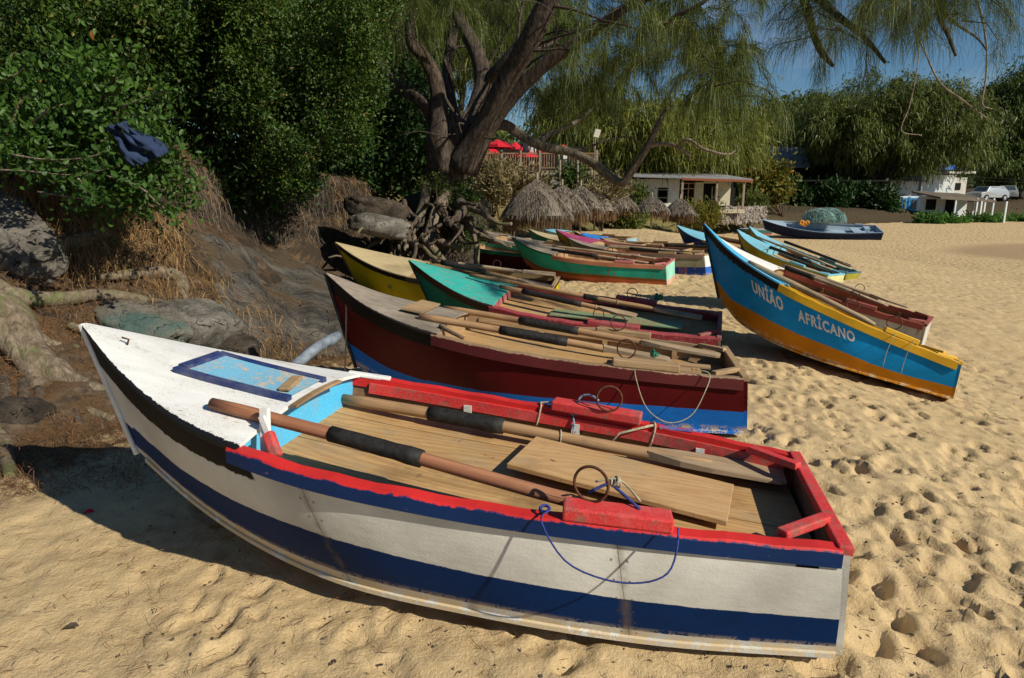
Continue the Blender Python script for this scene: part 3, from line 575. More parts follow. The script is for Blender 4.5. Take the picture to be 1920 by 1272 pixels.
mb = MB(); mb.tube([(3.13, .06, .79), (3.12, .055, .825), (3.16, .05, .83)], .005, 5); mb.tube([(3.14, .04, .80), (3.16, .07, .79)], .004, 5); mb.build('bow_hook', M['rust'], b1)
# far side inner stringer
for y in (1, -1):
    mb = MB(); TG = np.linspace(.01, .63, 16); P = [h1.S(t, y) + Vector((0, -y * .052, -.045)) for t in TG]
    for a, b in zip(P[:-1], P[1:]): mb.beam(a, b, .016, .055)
    mb.build('inner_stringer', M['red'], b1)
mb = MB(); t = h1.tx(.55); mb.box(h1.S(t, -1) + Vector((0, .02, .014)), (.16, .03, .008), (0, 0, .02)); mb.build('paint_scrape', M['bluepatch'], b1)
mb = MB(); mb.tube(crv([(1.0, .60, .50), (1.02, .64, .47), (.93, .69, .37), (.80, .71, .335), (.68, .70, .335), (.60, .68, .37), (.575, .64, .44), (.575, .60, .49)], 30), .0035, 6); mb.torus((1.02, .575, .487), .016, .006, (0, .3, 1), 12, 5)
mb.tube(crv([(.88, .50, .53), (.82, .48, .56), (.80, .46, .55), (.70, .52, .50)], 10), .0055, 6); mb.build('mooring_rope', M['rope_blue'], b1, smooth=True)
mb = MB(); mb.tube(crv([(.86, .47, .56), (.80, .46, .575), (.76, .455, .56), (.70, .50, .52)], 12), .004, 5)
for k in range(9): mb.torus((.80 + random.uniform(-.02, .02), .455, .565 + random.uniform(-.012, .012)), .013, .004, (random.random(), random.random(), random.random()), 10, 4)
mb.build('ring_twine', M['rope'], b1, smooth=True)
def sy(x, y=-1, o=0, z=0): s_ = h1.S(h1.tx(x), y); return s_ + Vector((0, -y * o, z))
mb = MB()
for x in (1.24, .66):
    mb.tube(crv([sy(x, -1, -.02, -.02), sy(x, -1, 0, .018), sy(x - .01, -1, .05, .014), sy(x + .0, -1, .06, -.05), sy(x + .01, -1, .055, -.09)], 12), .0055, 6)
mb.tube(crv([sy(1.25, -1, .01, .02), sy(1.18, -1, .0, .03), sy(1.15, -1, .01, .02)], 8), .005, 5)
mb.build('rail_lashing', M['rope'], b1, smooth=True); mb = MB(); mb.tube([sy(.66, -1, .05, .02), sy(.82, -1, .09, -.04), sy(.86, -1, .12, -.09)], .006, 6); mb.build('rope_end', M['rope'], b1, smooth=True)
mb = MB()
for k in range(14): mb.torus(sy(1.06 + random.uniform(-.02, .02), -1, .05 + random.uniform(-.01, .01), .02 + random.uniform(-.02, .02)), .018, .005, (random.random() - .5, random.random() - .5, random.random()), 10, 4)
mb.tube(crv([sy(1.05, -1, .05, .03), sy(1.03, -1, .02, .09), sy(.98, -1, .03, .11), sy(.935, -1, .065, .10)], 12), .006, 6); mb.tube(crv([sy(1.06, -1, .06, .0), sy(1.05, -1, .08, -.06), sy(1.06, -1, .09, -.11)], 8), .005, 5)
mb.build('rope_knot', M['rope_blueg'], b1, smooth=True)
Mb1 = Matrix.LocRotScale(b1.location, b1.rotation_euler.to_quaternion(), None)
mb = MB(); mb.box((.79, -.06, .362), (.92, .37, .022), (0, -.075, -.17)); o = mb.build('plywood_board', M['ply2'], None, bevel=.003); o.matrix_world = Mb1; tag(o, 'loose rectangular plywood board lying on the floor of the white and navy boat', 'board')
oar(b1, h1, (2.46, .36, .665), (.84, .40, .43), 'reddish oar with a black grip whose handle end sticks out over the white foredeck', (.33, .57), 0, .027, 'oar_red', bw=.13)
oar(b1, h1, (2.26, -.40, .475), (.07, -.33, .33), 'oar with a black grip lying along the far rail inside the white and navy boat', (.22, .40), .58, .030, 'oar_wood', bw=.17, rope=.53)
# 2 maroon boat ------------------------------------------------------------
c2 = cfg(hullmat('maroon and blue hull', [(0, (.012, .16, .62)), (.5, (.105, .010, .012))], wear=.5, rough=.35), gunmat('worn timber gunwale', (.30, .20, .115), (.10, .016, .016), .3, (.12, .09, .07)), M['black'], M['deck_grey'], M['wood'], M['wood'], M['wood'], M['ply'],
         td=.66, band=[.41, .42, .38, .33, .25, .21, .25], crown=.05, stem=M['black'], gw=.055)
c2['blk'] = ((.46, .90), (.62, 1.07)); c2['hull'] = hullmat('maroon and blue hull', [(0, (.012, .16, .62)), (.5, (.095, .006, .008))], edge=(2.1, .88, (.008, .007, .007)), wear=.5, rough=.35)
b2, h2 = boat(bd[2], 'dark maroon boat with bright blue bottom and bare grey timber foredeck', c2)
for y in (1, -1):
    mb = MB(); P = [h2.S(t, y) + Vector((0, -y * .050, -.03)) for t in np.linspace(.01, .64, 16)]
    for a, b in zip(P[:-1], P[1:]): mb.beam(a, b, .014, .035)
    mb.build('inner_stringer', M['wood'], b2)
mb = MB(); mb.box((2.42, .0, h2.S(h2.tx(2.42)).z + .075), (.16, .5, .012), (0, -.17, 0)); mb.build('deck_patch', M['wood'], b2)
mb = MB(); mb.tube(crv([(2.15, .40, .62), (2.08, .45, .60), (1.95, .50, .56)], 8), .014, 6); mb.build('bent_handle', M['wood_dark'], b2, smooth=True)
mb = MB(); mb.tube(crv([(.75, .58, .47), (.74, .63, .38), (.66, .70, .20), (.52, .72, .12), (.38, .70, .17), (.30, .66, .32), (.27, .60, .43), (.36, .58, .45)], 36), .0035, 5); mb.build('hanging_cord', M['rope'], b2, smooth=True)
mb = MB(); mb.beam((1.2, .40, .40), (.55, .43, .385), .16, .012); mb.beam((.95, .18, .375), (.35, .22, .36), .13, .012); mb.beam((.9, .0, .37), (.2, .05, .355), .1, .012); mb.build('loose_floor_plank', M['wood'], b2)
mb = MB(); mb.box((1.06, -.57, .49), (.50, .07, .012), (0, 0, .02)); mb.build('rail_plank', M['wood'], b2)
mb = MB()
for k in range(8): mb.torus((.62 + random.uniform(-.02, .02), .38, .50 + random.uniform(-.015, .015)), .014, .004, (random.random(), random.random(), random.random()), 10, 4)
mb.build('twine_knot', M['rope_green'], b2, smooth=True)
oar(b2, h2, (2.36, -.42, .63), (.12, -.08, .42), 'pale oar with a black grip lying nearest the far rail of the maroon boat', (.30, .52), .56, .026, 'oar_wood', bw=.15)
oar(b2, h2, (2.34, .30, .665), (.50, .22, .43), 'pale oar with a taped black grip lying nearest the near rail of the maroon boat', (.33, .60), .45, .027, 'oar_wood', rope=.74)
# 3 blue boat with lettering --------------------------------------------------
c3 = cfg(hullmat('blue and orange hull', [(0, (.55, .20, .008)), (.5, (.008, .29, .68))], edge=(1.6, .91, (.012, .012, .014)), wear=.35, rough=.35), gunmat('yellow gunwale', (.68, .37, .012), (.60, .32, .01), .15, (.3, .2, .1)), M['yellow'], M['skyblue'], M['palew'], M['yellow'], M['skyblue'], M['ply'],
         td=.61, band=[.30, .22, .28, .32, .33, .25, .22], crown=.03, stem=M['black'])
c3['blk'] = ((.42, .72), (.85, 1.12)); c3['floor'] = .16
b3, h3 = boat(bd[3], 'sky blue boat with orange lower band and white painted lettering', c3)
def letter(txt, t0, t1, v0, v1, dv=0):
    cu = bpy.data.curves.new('lettering', 'FONT'); cu.body = txt; cu.offset = .034; cu.space_character = 1.15; cu.extrude = 0; cu.resolution_u = 3
    tmp = bpy.data.objects.new('tmp', cu); COL.objects.link(tmp); bpy.context.view_layer.update(); me = bpy.data.meshes.new_from_object(tmp.evaluated_get(bpy.context.evaluated_depsgraph_get()))
    COL.objects.unlink(tmp); bpy.data.objects.remove(tmp)
    bm = bmesh.new(); bm.from_mesh(me); bmesh.ops.triangulate(bm, faces=bm.faces); bmesh.ops.subdivide_edges(bm, edges=bm.edges, cuts=1)
    xs = [v.co.x for v in bm.verts]; xa, xb = min(xs), max(xs)
    for v in bm.verts:
        a = (v.co.x - xa) / (xb - xa); t = t0 + (t1 - t0) * a; vv = v0[0] + (v0[1] - v0[0]) * a; hh = v1[0] + (v1[1] - v1[0]) * a
        v.co = h3.side(t, vv + hh * v.co.y / .72, 1, .0035)
    bm.normal_update(); bm.to_mesh(me); bm.free(); me.materials.append(M['lettering']); o = bpy.data.objects.new('lettering', me); link(o, b3)
M['lettering'] = paint('white lettering paint', (.66, .66, .60), .22, (.05, .3, .55), .6)
letter('UN\u0130\u00c3O', .748, .617, (.66, .60), (.155, .20)); letter('AFR\u0130CANO', .560, .347, (.565, .575), (.18, .19))
mb = MB()
for (ya, xx) in ((.60, .62), (.62, .46)): s_ = h3.S(h3.tx(xx)); mb.tube(crv([s_ + Vector((0, -.02, .06)), s_ + Vector((.01, .05, .0)), s_ + Vector((.02, .07, -.12)), s_ + Vector((.0, .05, -.30))], 14), .003, 5)
mb.build('hanging_cord', M['rope'], b3, smooth=True)
oar(b3, h3, (2.1, .40, .70), (.80, .44, .46), 'pale bare oar lying along the yellow rail of the lettered blue boat', None, 0, .028, 'oar_grey')
# 4 teal boat -----------------------------------------------------------------
c4 = cfg(hullmat('green hull', [(0, (.01, .10, .075)), (.2, (.008, .125, .09))], edge=(2.4, .86, (.03, .018, .012)), wear=.2), gunmat('worn crimson gunwale', (.36, .06, .07), (.24, .025, .035), .62, (.30, .17, .14)), M['crimson'], M['teal'], M['in_dark'], M['crimson'], M['pinkred'], M['ply'],
         td=.66, crown=.05, stem=M['black'], transom=hullmat('pale transom', [(0, (.45, .46, .42))], streak=.5))
c4['floor'] = .095; c4['gw'] = .085; c4['gh'] = .085; c4['blk'] = ((.82, 1.38), (.75, 1.25))
b4, h4 = boat(bd[4], 'teal decked green boat with worn crimson rails, directly behind the maroon boat', c4)
mb = MB()
for k in range(16): mb.torus((.72 + random.uniform(-.04, .04), -.42 + random.uniform(-.02, .02), .50 + random.uniform(-.03, .03)), .022, .006, (random.random(), random.random(), random.random()), 10, 4)
mb.build('twine_knot', M['rope_green'], b4, smooth=True)
mb = MB(); mb.beam((1.9, .12, .395), (.4, .12, .325), .26, .012); mb.build('loose_floor_plank', paint('faded green plank', (.16, .27, .15), .5), b4)
oar(b4, h4, (3.55, -.33, .86), (2.0, -.25, .60), 'oar with a long black grip crossing the teal foredeck furthest forward', (.05, .45), .4, .024, 'oar_wood')
oar(b4, h4, (3.0, -.10, .75), (.20, .02, .40), 'long pale oar laid down the middle of the teal decked boat', (.52, .58), .5, .026, 'oar_wood', rope=.66)
oar(b4, h4, (2.56, .06, .66), (.9, .24, .44), 'oar with a long black grip nearest the near crimson rail of the teal boat', (.18, .62), .4, .028, 'oar_wood', rope=.72)
# 5 green and orange --------------------------------------------------------------
def gen(k, label, hull, deck, gun=None, gs=None, inside='in_dark', floorm='ply', detail=1, arr=None, oars=(), **kw):
    g = gunmat('gunwale %s' % k, gun or (.3, .2, .12), gs or (.2, .12, .07), .35); c = cfg(hull, g, M['wood'], M[deck], M[inside], M[kw.pop('rail', 'wood')], M[kw.pop('bulk', 'wood')], M[floorm], **kw)
    r, h = boat(arr or bd[k], label, c, detail)
    for (A, B, l, sl) in oars: oar(r, h, A, B, l, sl, .45, .03, 'oar_grey', bw=.14)
    return r, h
gen(5, 'sea green boat with a rusty orange lower band and pale green stern', hullmat('green and orange hull', [(0, (.50, .13, .06)), (.38, (.24, .09, .02)), (.53, (.03, .40, .29))], wear=.2, wearc=(.3, .12, .05), rust=.25), 'pinkdeck' if 0 else 'deck_grey', (.50, .20, .12), (.48, .19, .11),
    band=[.30, .36, .42, .38, .34, .28, .26], transom=hullmat('pale green transom', [(0, (.62, .36, .28)), (.42, (.30, .62, .50))]), rail='pinkred', td=.66,
    oars=[((2.35, .25, .63), (.35, .42, .44), 'dark oar lying along the near rail of the sea green and orange boat', (.0, .5)), ((2.5, -.2, .66), (.3, -.1, .46), 'grey oar lying across the middle of the sea green and orange boat', None)])
r6, h6 = gen(6, 'yellow boat with a black edged timber foredeck, bow resting against the root bank', hullmat('yellow hull', [(0, (.55, .44, .012)), (.1, (.58, .47, .012))], edge=(0, .88, (.015, .012, .01)), wear=.1, rust=.1), 'deck_sand', (.32, .24, .12), (.02, .015, .01), td=.60,
    oars=[((2.0, -.3, .60), (.2, -.35, .46), 'pale oar with a broad whitish blade lying in the yellow boat', (.02, .25))], crown=.03)
mb = MB(); mb.torus(h6.side(.73, .55, 1, .004), .035, .006, (.5, 1, 0), 16, 5); mb.build('painted_ring_mark', M['rope_green'], r6)
mb = MB(); mb.beam((.55, -.30, .50), (.05, -.36, .47), .20, .03); mb.build('stern_board', M['oar_grey'], r6, bevel=.01)
gen(7, 'light blue and yellow boat with pale yellow stern behind the lettered boat', hullmat('yellow and teal hull', [(0, (.015, .13, .15)), (.5, (.42, .32, .02))], wear=.3, wearc=(.1, .16, .12)), 'skydeck', (.12, .42, .50), (.35, .30, .05), band=[.45] * 7, td=.62, bulk='skydeck', rail='skydeck',
    transom=hullmat('pale yellow transom', [(0, (.20, .55, .72)), (.5, (.62, .60, .30))]), oars=[((1.8, .1, .62), (.1, .15, .48), 'blue grey oar in the light blue and yellow boat with the pale stern', (.0, .7)), ((2.4, -.3, .75), (.2, -.3, .5), 'long brown oar along the far rail of the light blue and yellow boat', None)])
gen(8, 'boat with rust stained white sides, blue bottom and white stern, behind the sea green boat', hullmat('rusty white hull', [(0, (.015, .05, .25)), (.5, (.33, .33, .22))], wear=.15, rust=.5, streak=.6), 'deck_grey', (.30, .13, .08), (.22, .14, .10), band=[.40] * 7, td=.66,
    transom=hullmat('white and blue transom', [(0, (.03, .12, .45)), (.5, (.72, .74, .72))]), oars=[((2.3, .2, .62), (.3, .3, .44), 'dark oar along the near rail of the rust stained boat', (.3, .9)), ((2.4, -.1, .65), (.2, -.2, .46), 'grey oar in the middle of the rust stained boat', None)])
def pose(x, y, z, hd, pi, ro, L=3.4): a = list(CAN); a[0:7] = [x, y, z, R(hd), R(pi), R(ro), L]; return a
gen(9, 'dark blue boat with a pale blue deck, only its bow showing behind the lettered boat', hullmat('dark blue hull', [(0, (.01, .035, .12)), (.1, (.008, .03, .13))], wear=.1), 'skydeck', detail=0, bulk='skydeck')
gen(10, 'dark maroon boat with a green rail in the shade of the tree stump', hullmat('dark maroon hull', [(0, (.07, .006, .012)), (.1, (.065, .006, .012))], wear=.1), 'greendeck', (.02, .16, .09), (.015, .13, .07), arr=pose(1.25, 14.4, 0, 157, 0, 0), detail=0)
gen(11, 'boat with a white rail and dark red sides beside the leafy shrub at the bank', hullmat('dark red hull', [(0, (.13, .02, .02)), (.1, (.13, .02, .02))], wear=.1), 'deck_grey', (.5, .48, .42), (.4, .38, .33), arr=pose(1.75, 16.2, 0, 157, 2, 0), detail=0)
gen(12, 'green boat with a bare timber deck, bow pointing at the largest thatched shade', hullmat('green hull far', [(0, (.02, .16, .10)), (.1, (.02, .18, .12))], wear=.1), 'deck_sand', (.30, .18, .10), (.16, .06, .04), arr=pose(3.5, 17.4, 0, 152, -2, 0), detail=0)
gen(13, 'boat with a pale blue foredeck, furthest back under the largest thatched shade', hullmat('pale blue hull', [(0, (.2, .35, .45)), (.1, (.25, .42, .52))], wear=.1), 'skydeck', arr=pose(3.7, 20.4, 0, 152, -1, 0), detail=0)
gen(14, 'yellow sided boat with a magenta foredeck', hullmat('dull yellow hull', [(0, (.26, .21, .03)), (.1, (.28, .23, .03))], wear=.1), 'magenta', (.3, .12, .1), (.2, .1, .05), arr=pose(4.1, 15.5, 0, 150, -1, 0), detail=0)
r15, h15 = gen(15, 'dark boat with a bright blue sheet over its foredeck', hullmat('dark brown hull', [(0, (.05, .015, .015)), (.1, (.05, .015, .018))], wear=.1), 'wood', arr=pose(4.9, 18.2, -.05, 152, -3, 0), detail=0)
gen(16, 'dark green boat with a turquoise inside and a dark oar along its rail', hullmat('bottle green hull', [(0, (.01, .05, .05)), (.1, (.01, .055, .055))], wear=.1), 'wood', (.16, .11, .08), (.02, .07, .07), inside='skydeck', arr=pose(5.4, 16.0, -.05, 152, -4, 0), detail=1,
    oars=[((2.0, -.45, .58), (.1, -.5, .46), 'thick dark oar along the rail of the bottle green boat', (.1, .9))])
gen(17, 'white boat with rust streaks and worn red rails, just behind the lettered boat', hullmat('rusty white hull near', [(0, (.48, .47, .42)), (.1, (.55, .54, .49))], wear=.2, rust=.45, streak=.4), 'white', (.26, .06, .04), (.24, .05, .035), rail='rusty_red', detail=1, arr=pose(5.42, 8.5, -.38, 143.3, 10.6, 3, 3.1),
    oars=[((1.9, .2, .66), (.5, .3, .50), 'dark worn oar lying in the rust streaked white boat', (.0, .3)), ((2.0, .0, .66), (.3, -.1, .50), 'reddish grey oar lying in the rust streaked white boat', None)])
gen(18, 'light blue boat with dark oars, furthest right of the pair with raised bows', hullmat('pale yellow hull', [(0, (.16, .26, .16)), (.1, (.30, .27, .04))], wear=.1), 'skydeck', (.12, .35, .42), (.05, .14, .2), arr=pose(8.95, 17.35, -.72, 133, 12, 3, 3.2), detail=1, bulk='skydeck', rail='teal_dark',
    oars=[((2.1, -.1, .70), (.1, -.2, .52), 'dark blue oar lying in the light blue boat furthest right', (.0, .95))])
# ------------------------------------------------------------------ vegetation
def unit(v): return v / np.maximum(np.linalg.norm(v, axis=1, keepdims=True), 1e-9)
def leaves(P, D, L, W, seed=0, curl=.25):
    """kite shaped leaves: base P, direction D, length L, width W -> V, F"""
    r = np.random.default_rng(seed); n = len(P); D = unit(D); S = unit(np.cross(D, unit(r.normal(size=(n, 3))))); Nn = np.cross(S, D)
    L = L * r.uniform(.6, 1.25, n)[:, None]; W = W * r.uniform(.7, 1.2, n)[:, None]
    V = np.empty((n, 6, 3)); V[:, 0] = P; V[:, 1] = P + D * L * .45 + S * W * .42 + Nn * W * curl; V[:, 2] = P + D * L * .8 + S * W * .40 + Nn * W * curl * .8
    V[:, 3] = P + D * L; V[:, 4] = P + D * L * .8 - S * W * .40 + Nn * W * curl * .8; V[:, 5] = P + D * L * .45 - S * W * .42 + Nn * W * curl
    o = np.arange(n)[:, None] * 6; F = np.concatenate([o + [0, 1, 2, 3], o + [0, 3, 4, 5]], 0); return V.reshape(-1, 3), F
def blobpts(blobs, n, seed, k=60, spread=.16, shell=(.55, 1.05)):
    r = np.random.default_rng(seed); w_ = np.array([b[3] * b[4] for b in blobs]); w_ = w_ / w_.sum(); nc = k * len(blobs)
    bi = r.choice(len(blobs), nc, p=w_); d = unit(r.normal(size=(nc, 3))); rad = np.array([[b[3], b[3], b[4]] for b in blobs])[bi]; c0 = np.array([b[:3] for b in blobs])[bi]
    cc = c0 + d * rad * r.uniform(*shell, nc)[:, None]; ci = r.integers(0, nc, n); sz = r.uniform(.5, 1.6, nc)[ci][:, None]
    P = cc[ci] + r.normal(size=(n, 3)) * spread * sz; return P, d[ci], cc, d
def shrub(name, label, cat, blobs, n, L, W, mat, seed, k=60, spread=.16, up=.5, root=None, stems=8, stemmat='twig', group=None, droop=0, shell=(.55, 1.05), rnd=.9):
    P, d, cc, cd_ = blobpts(blobs, n, seed, k, spread, shell); r = np.random.default_rng(seed + 1)
    D = d * .7 + r.normal(size=P.shape) * rnd; D[:, 2] += up - droop
    V, F = leaves(P, D, L, W, seed); base = Vector(root if root is not None else (blobs[0][0], blobs[0][1], gz(blobs[0][0], blobs[0][1])))
    o = empty(name, base); tag(o, label, cat, group); B = np.array(base)
    npmesh('foliage', V - B, F, M[mat], o)
    mb = MB()
    for i in r.choice(len(cc), min(stems, len(cc)), False):
        e = cc[i] - B; m_ = e * .5 + r.normal(size=3) * .12 * np.linalg.norm(e) + [0, 0, .1]; q = crv([(r.normal() * .05, r.normal() * .05, -.1), m_, e], 8); R0 = max(.012, .02 * np.linalg.norm(e) ** .8); mb.tube(q, list(np.linspace(R0, R0 * .3, len(q))), 5)
    mb.build('stems', M[stemmat], o, smooth=True); return o
def strands(P, D, L, W, seed, droop=1.0):
    """thin hanging needles: 3 nodes each"""
    r = np.random.default_rng(seed); n = len(P); D = unit(D); L = (L * r.uniform(.5, 1.25, n))[:, None]; S = unit(np.cross(D + r.normal(size=(n, 3)) * .2, r.normal(size=(n, 3)))) * (W * r.uniform(.6, 1.3, n))[:, None]
    dn = np.array([0, 0, -1.]); p1 = P + (D * .7 + dn * .3 * droop) * L * .45; d2 = unit(D * .35 + dn * droop + r.normal(size=(n, 3)) * .10); p2 = p1 + d2 * L * .55
    V = np.empty((n, 6, 3)); V[:, 0] = P - S; V[:, 1] = P + S; V[:, 2] = p1 + S * .9; V[:, 3] = p1 - S * .9; V[:, 4] = p2 + S * .25; V[:, 5] = p2 - S * .25
    o = np.arange(n)[:, None] * 6; F = np.concatenate([o + [0, 1, 2, 3], o + [3, 2, 4, 5]], 0); return V.reshape(-1, 3), F
def needle_twigs(seeds, r, tw=1.0, per=10, m=16, L=.34, droop=1.0):
    """seeds: list of (pos, dir). returns strand origins, dirs and twig polylines"""
    P = []; D = []; T = []
    for p, d in seeds:
        d = d / (np.linalg.norm(d) + 1e-9); ln = tw * r.uniform(.5, 1.3); k = per; q = np.array(p, float); dd = d.copy(); pl = [q.copy()]
        for i in range(k):
            dd = dd + r.normal(size=3) * .22 + np.array([0, 0, -.10 * droop]); dd /= np.linalg.norm(dd); q = q + dd * ln / k; pl.append(q.copy())
            P.append(q + r.normal(size=(m, 3)) * .035); D.append(dd[None] * .9 + r.normal(size=(m, 3)) * .55)
        T.append(pl)
    return np.concatenate(P), np.concatenate(D), T
def region_seeds(regs, r):
    out = []
    for x0, x1, y0, y1, d0, d1, cnt in regs:
        for _ in range(cnt):
            p = at(r.uniform(x0, x1), r.uniform(y0, y1), r.uniform(d0, d1)); out.append((np.array(p), np.array([r.normal(), r.normal() * .7, r.normal() * .35 + .1])))
    return out
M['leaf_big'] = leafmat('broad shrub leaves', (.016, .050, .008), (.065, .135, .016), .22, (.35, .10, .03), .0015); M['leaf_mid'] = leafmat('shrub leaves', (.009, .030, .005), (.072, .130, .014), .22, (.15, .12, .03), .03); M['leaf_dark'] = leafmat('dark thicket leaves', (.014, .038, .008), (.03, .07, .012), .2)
M['needle'] = leafmat('casuarina needles', (.022, .048, .009), (.145, .165, .024), .30); M['needle_y'] = leafmat('yellow green casuarina needles', (.085, .11, .018), (.25, .26, .045), .38); M['needle_d'] = leafmat('dark casuarina needles', (.05, .085, .016), (.11, .155, .03), .35)  # needle_y is the yellow green foliage over terrace and beach house
M['needle_shade'] = leafmat('shade toned inner needles', (.016, .034, .008), (.07, .095, .018), .2); M['beach_green'] = leafmat('bright beach plant leaves', (.05, .13, .015), (.10, .22, .03), .3); M['leaf_far'] = leafmat('far tree leaves', (.05, .075, .014), (.14, .165, .03), .3); M['leaf_autumn'] = leafmat('yellowing leaves', (.10, .12, .02), (.22, .19, .03), .35, (.36, .14, .02), .05)
M['twig'] = bark('twigs', (.07, .045, .03), (.17, .12, .085), 3); M['bark'] = bark('casuarina bark', (.022, .016, .013), (.115, .088, .070), 1.4); M['bark_lit'] = bark('sunlit toned bark', (.06, .048, .036), (.22, .18, .135), 1.3); M['scrub'] = leafmat('dry scrub', (.10, .08, .03), (.25, .20, .10), .2); M['bark_pale'] = bark('pale dead wood', (.16, .12, .085), (.34, .28, .21), 1.4)
M['root'] = bark('root bark', (.10, .075, .05), (.27, .215, .155), 1.5, (.13, .14, .06)); M['root_dark'] = bark('dark root bark', (.04, .03, .022), (.14, .11, .085), 1.5)
# --- main casuarina
TB = at(850, 345, 12.2); TBv = Vector((TB.x, TB.y, gz(TB.x, TB.y) - .1))
tree = empty('casuarina_tree', TBv); tag(tree, 'large spreading casuarina with many thick leaning limbs on top of the root bank', 'tree')
LIMBS = [  # (name, [(px, py, depth, radius px)])
    ('trunk', [(832, 345, 12.2, 46), (838, 300, 12.2, 44), (850, 255, 12.2, 40), (868, 225, 12.2, 34)]),
    ('trunk', [(830, 320, 12.0, 34), (822, 270, 11.9, 30), (824, 215, 11.9, 22), (816, 150, 11.9, 18), (792, 104, 11.8, 16), (772, 82, 11.7, 14), (768, 50, 11.6, 9), (779, 15, 11.5, 7), (800, -50, 11.3, 6)]),
    ('limb', [(818, 225, 12, 20), (790, 190, 12, 15), (748, 163, 12.2, 13), (716, 128, 12.4, 11), (700, 85, 12.6, 10), (692, 30, 12.7, 9), (688, -60, 12.8, 8)]),
    ('limb', [(858, 290, 12.5, 32), (878, 240, 12.5, 26), (893, 200, 12.6, 22), (906, 150, 12.7, 22), (893, 95, 12.8, 18), (868, 50, 13, 15), (850, 0, 13.2, 14), (838, -80, 13.4, 12)]),
    ('limb', [(862, 315, 11.9, 34), (890, 262, 11.8, 26), (915, 215, 11.6, 20), (940, 168, 11.4, 20), (968, 122, 11.2, 21), (992, 80, 11.0, 22), (1015, 30, 10.8, 22), (1040, -20, 10.6, 18), (1075, -90, 10.2, 14)]),
    ('limb', [(868, 318, 12.3, 36), (905, 250, 12.2, 26), (940, 205, 12, 19), (975, 165, 11.8, 16), (1035, 112, 11.5, 14), (1105, 65, 11.2, 12), (1165, 20, 10.9, 11), (1230, -12, 10.5, 10), (1330, -50, 9.6, 9), (1450, -70, 8.4, 8), (1500, -20, 7.6, 8), (1530, 75, 7.3, 7), (1546, 105, 7.2, 6), (1562, 124, 7.1, 3)]),
    ('limb', [(905, 160, 12.7, 14), (940, 122, 12.4, 11), (978, 84, 12.2, 12), (1005, 60, 12, 8)]),
    ('limb', [(866, 262, 12.9, 15), (850, 200, 13.2, 10), (838, 130, 13.5, 9), (850, 60, 13.8, 8), (858, -20, 14, 7)]),
    ('limb', [(875, 285, 12.4, 30), (915, 240, 12.3, 16), (950, 236, 12.2, 13), (985, 260, 12.1, 11), (1025, 277, 12.0, 12), (1070, 286, 11.9, 11), (1112, 306, 11.8, 11), (1146, 334, 11.7, 10), (1168, 343, 11.6, 8), (1184, 322, 11.5, 7), (1215, 274, 11.3, 6), (1236, 230, 11.1, 4), (1252, 200, 11, 2)]),
    ('branch', [(1022, 276, 12, 7), (1020, 258, 12.1, 6), (1042, 247, 12.2, 5), (1078, 230, 12.5, 4), (1110, 205, 12.8, 2)]),
    ('branch', [(1215, 274, 11.3, 4), (1245, 270, 11.2, 4), (1270, 276, 11.1, 3.5), (1296, 294, 11, 3)]), ('branch', [(1270, 276, 11.1, 3), (1290, 262, 11, 3), (1320, 280, 10.9, 3), (1362, 290, 10.8, 2), (1380, 282, 10.8, 1)]),
    ('branch', [(1480, -40, 7.9, 9), (1537, 0, 7.4, 8), (1575, 34, 7.0, 7), (1620, 70, 6.8, 5), (1660, 118, 6.6, 3)]), ('branch', [(1520, -30, 7.6, 9), (1640, -90, 6.9, 8), (1745, -30, 6.5, 5), (1762, 35, 6.4, 4.5), (1776, 62, 6.4, 4), (1792, 105, 6.3, 2.5)]),
    ('branch', [(1745, -30, 6.5, 4), (1775, 30, 6.5, 3), (1830, 70, 6.6, 2), (1850, 95, 6.6, 1.2)]), ('branch', [(1700, -20, 7.4, 3), (1708, 40, 7.5, 2), (1735, 100, 7.5, 1.5), (1762, 155, 7.4, 2), (1800, 185, 7.3, 2), (1850, 222, 7.2, 1.2)]), ('branch', [(1815, -40, 7.2, 3), (1838, 20, 7.3, 2), (1850, 90, 7.4, 1.5), (1848, 150, 7.3, 1.5), (1842, 195, 7.2, 1.5), (1860, 205, 7.2, .8)]),
    ('branch', [(1708, 40, 7.5, 1.5), (1722, 90, 7.4, 1), (1718, 140, 7.4, .8), (1705, 200, 7.4, 1), (1690, 245, 7.4, 1), (1728, 254, 7.4, .8)]), ('branch', [(1235, 60, 12, 5), (1270, 30, 11.8, 5), (1310, 10, 11.6, 4), (1350, -20, 11.5, 4)]), ('branch', [(938, 205, 12.3, 6), (905, 215, 11.7, 7), (912, 240, 11.7, 6)]),
]
for nm, pts in LIMBS:
    P = [np.array(at(a, b, d) - TBv) for a, b, d, r_ in pts]; k = max(len(pts) * 5, 12); q = crv(P, k); rr = np.interp(np.linspace(0, 1, len(q)), np.linspace(0, 1, len(pts)), [r_ * (.80 if r_ > 9 else .95) * d / FPX for a, b, d, r_ in pts])
    mb = MB(); n = 14 if rr.max() > .1 else 8; mb.tube(q, list(rr), n)
    if rr.max() > .08:   # fluted bark
        V = np.array([tuple(v) for v in mb.v]); m_ = len(q); A = np.arange(n); off = np.array([1 + .13 * math.sin(a * 2.2 + i * .06) + .12 * math.sin(a * 4.1 - i * .1) for i in range(m_) for a in A * 2 * math.pi / n]); C = np.repeat(np.array([tuple(v) for v in q]), n, 0); mb.v = [tuple(v) for v in C + (V - C) * off[:, None]]
    mb.build(nm, M['bark_pale'] if (nm == 'branch' and pts[0][0] in (1215, 1270, 1700, 1815, 1708)) else M['bark_lit'] if pts[0][0] in (875, 1022) else M['bark'], tree, smooth=True)  # low limb and its fork: bark colour lightened as if sunlit
r_ = np.random.default_rng(33)
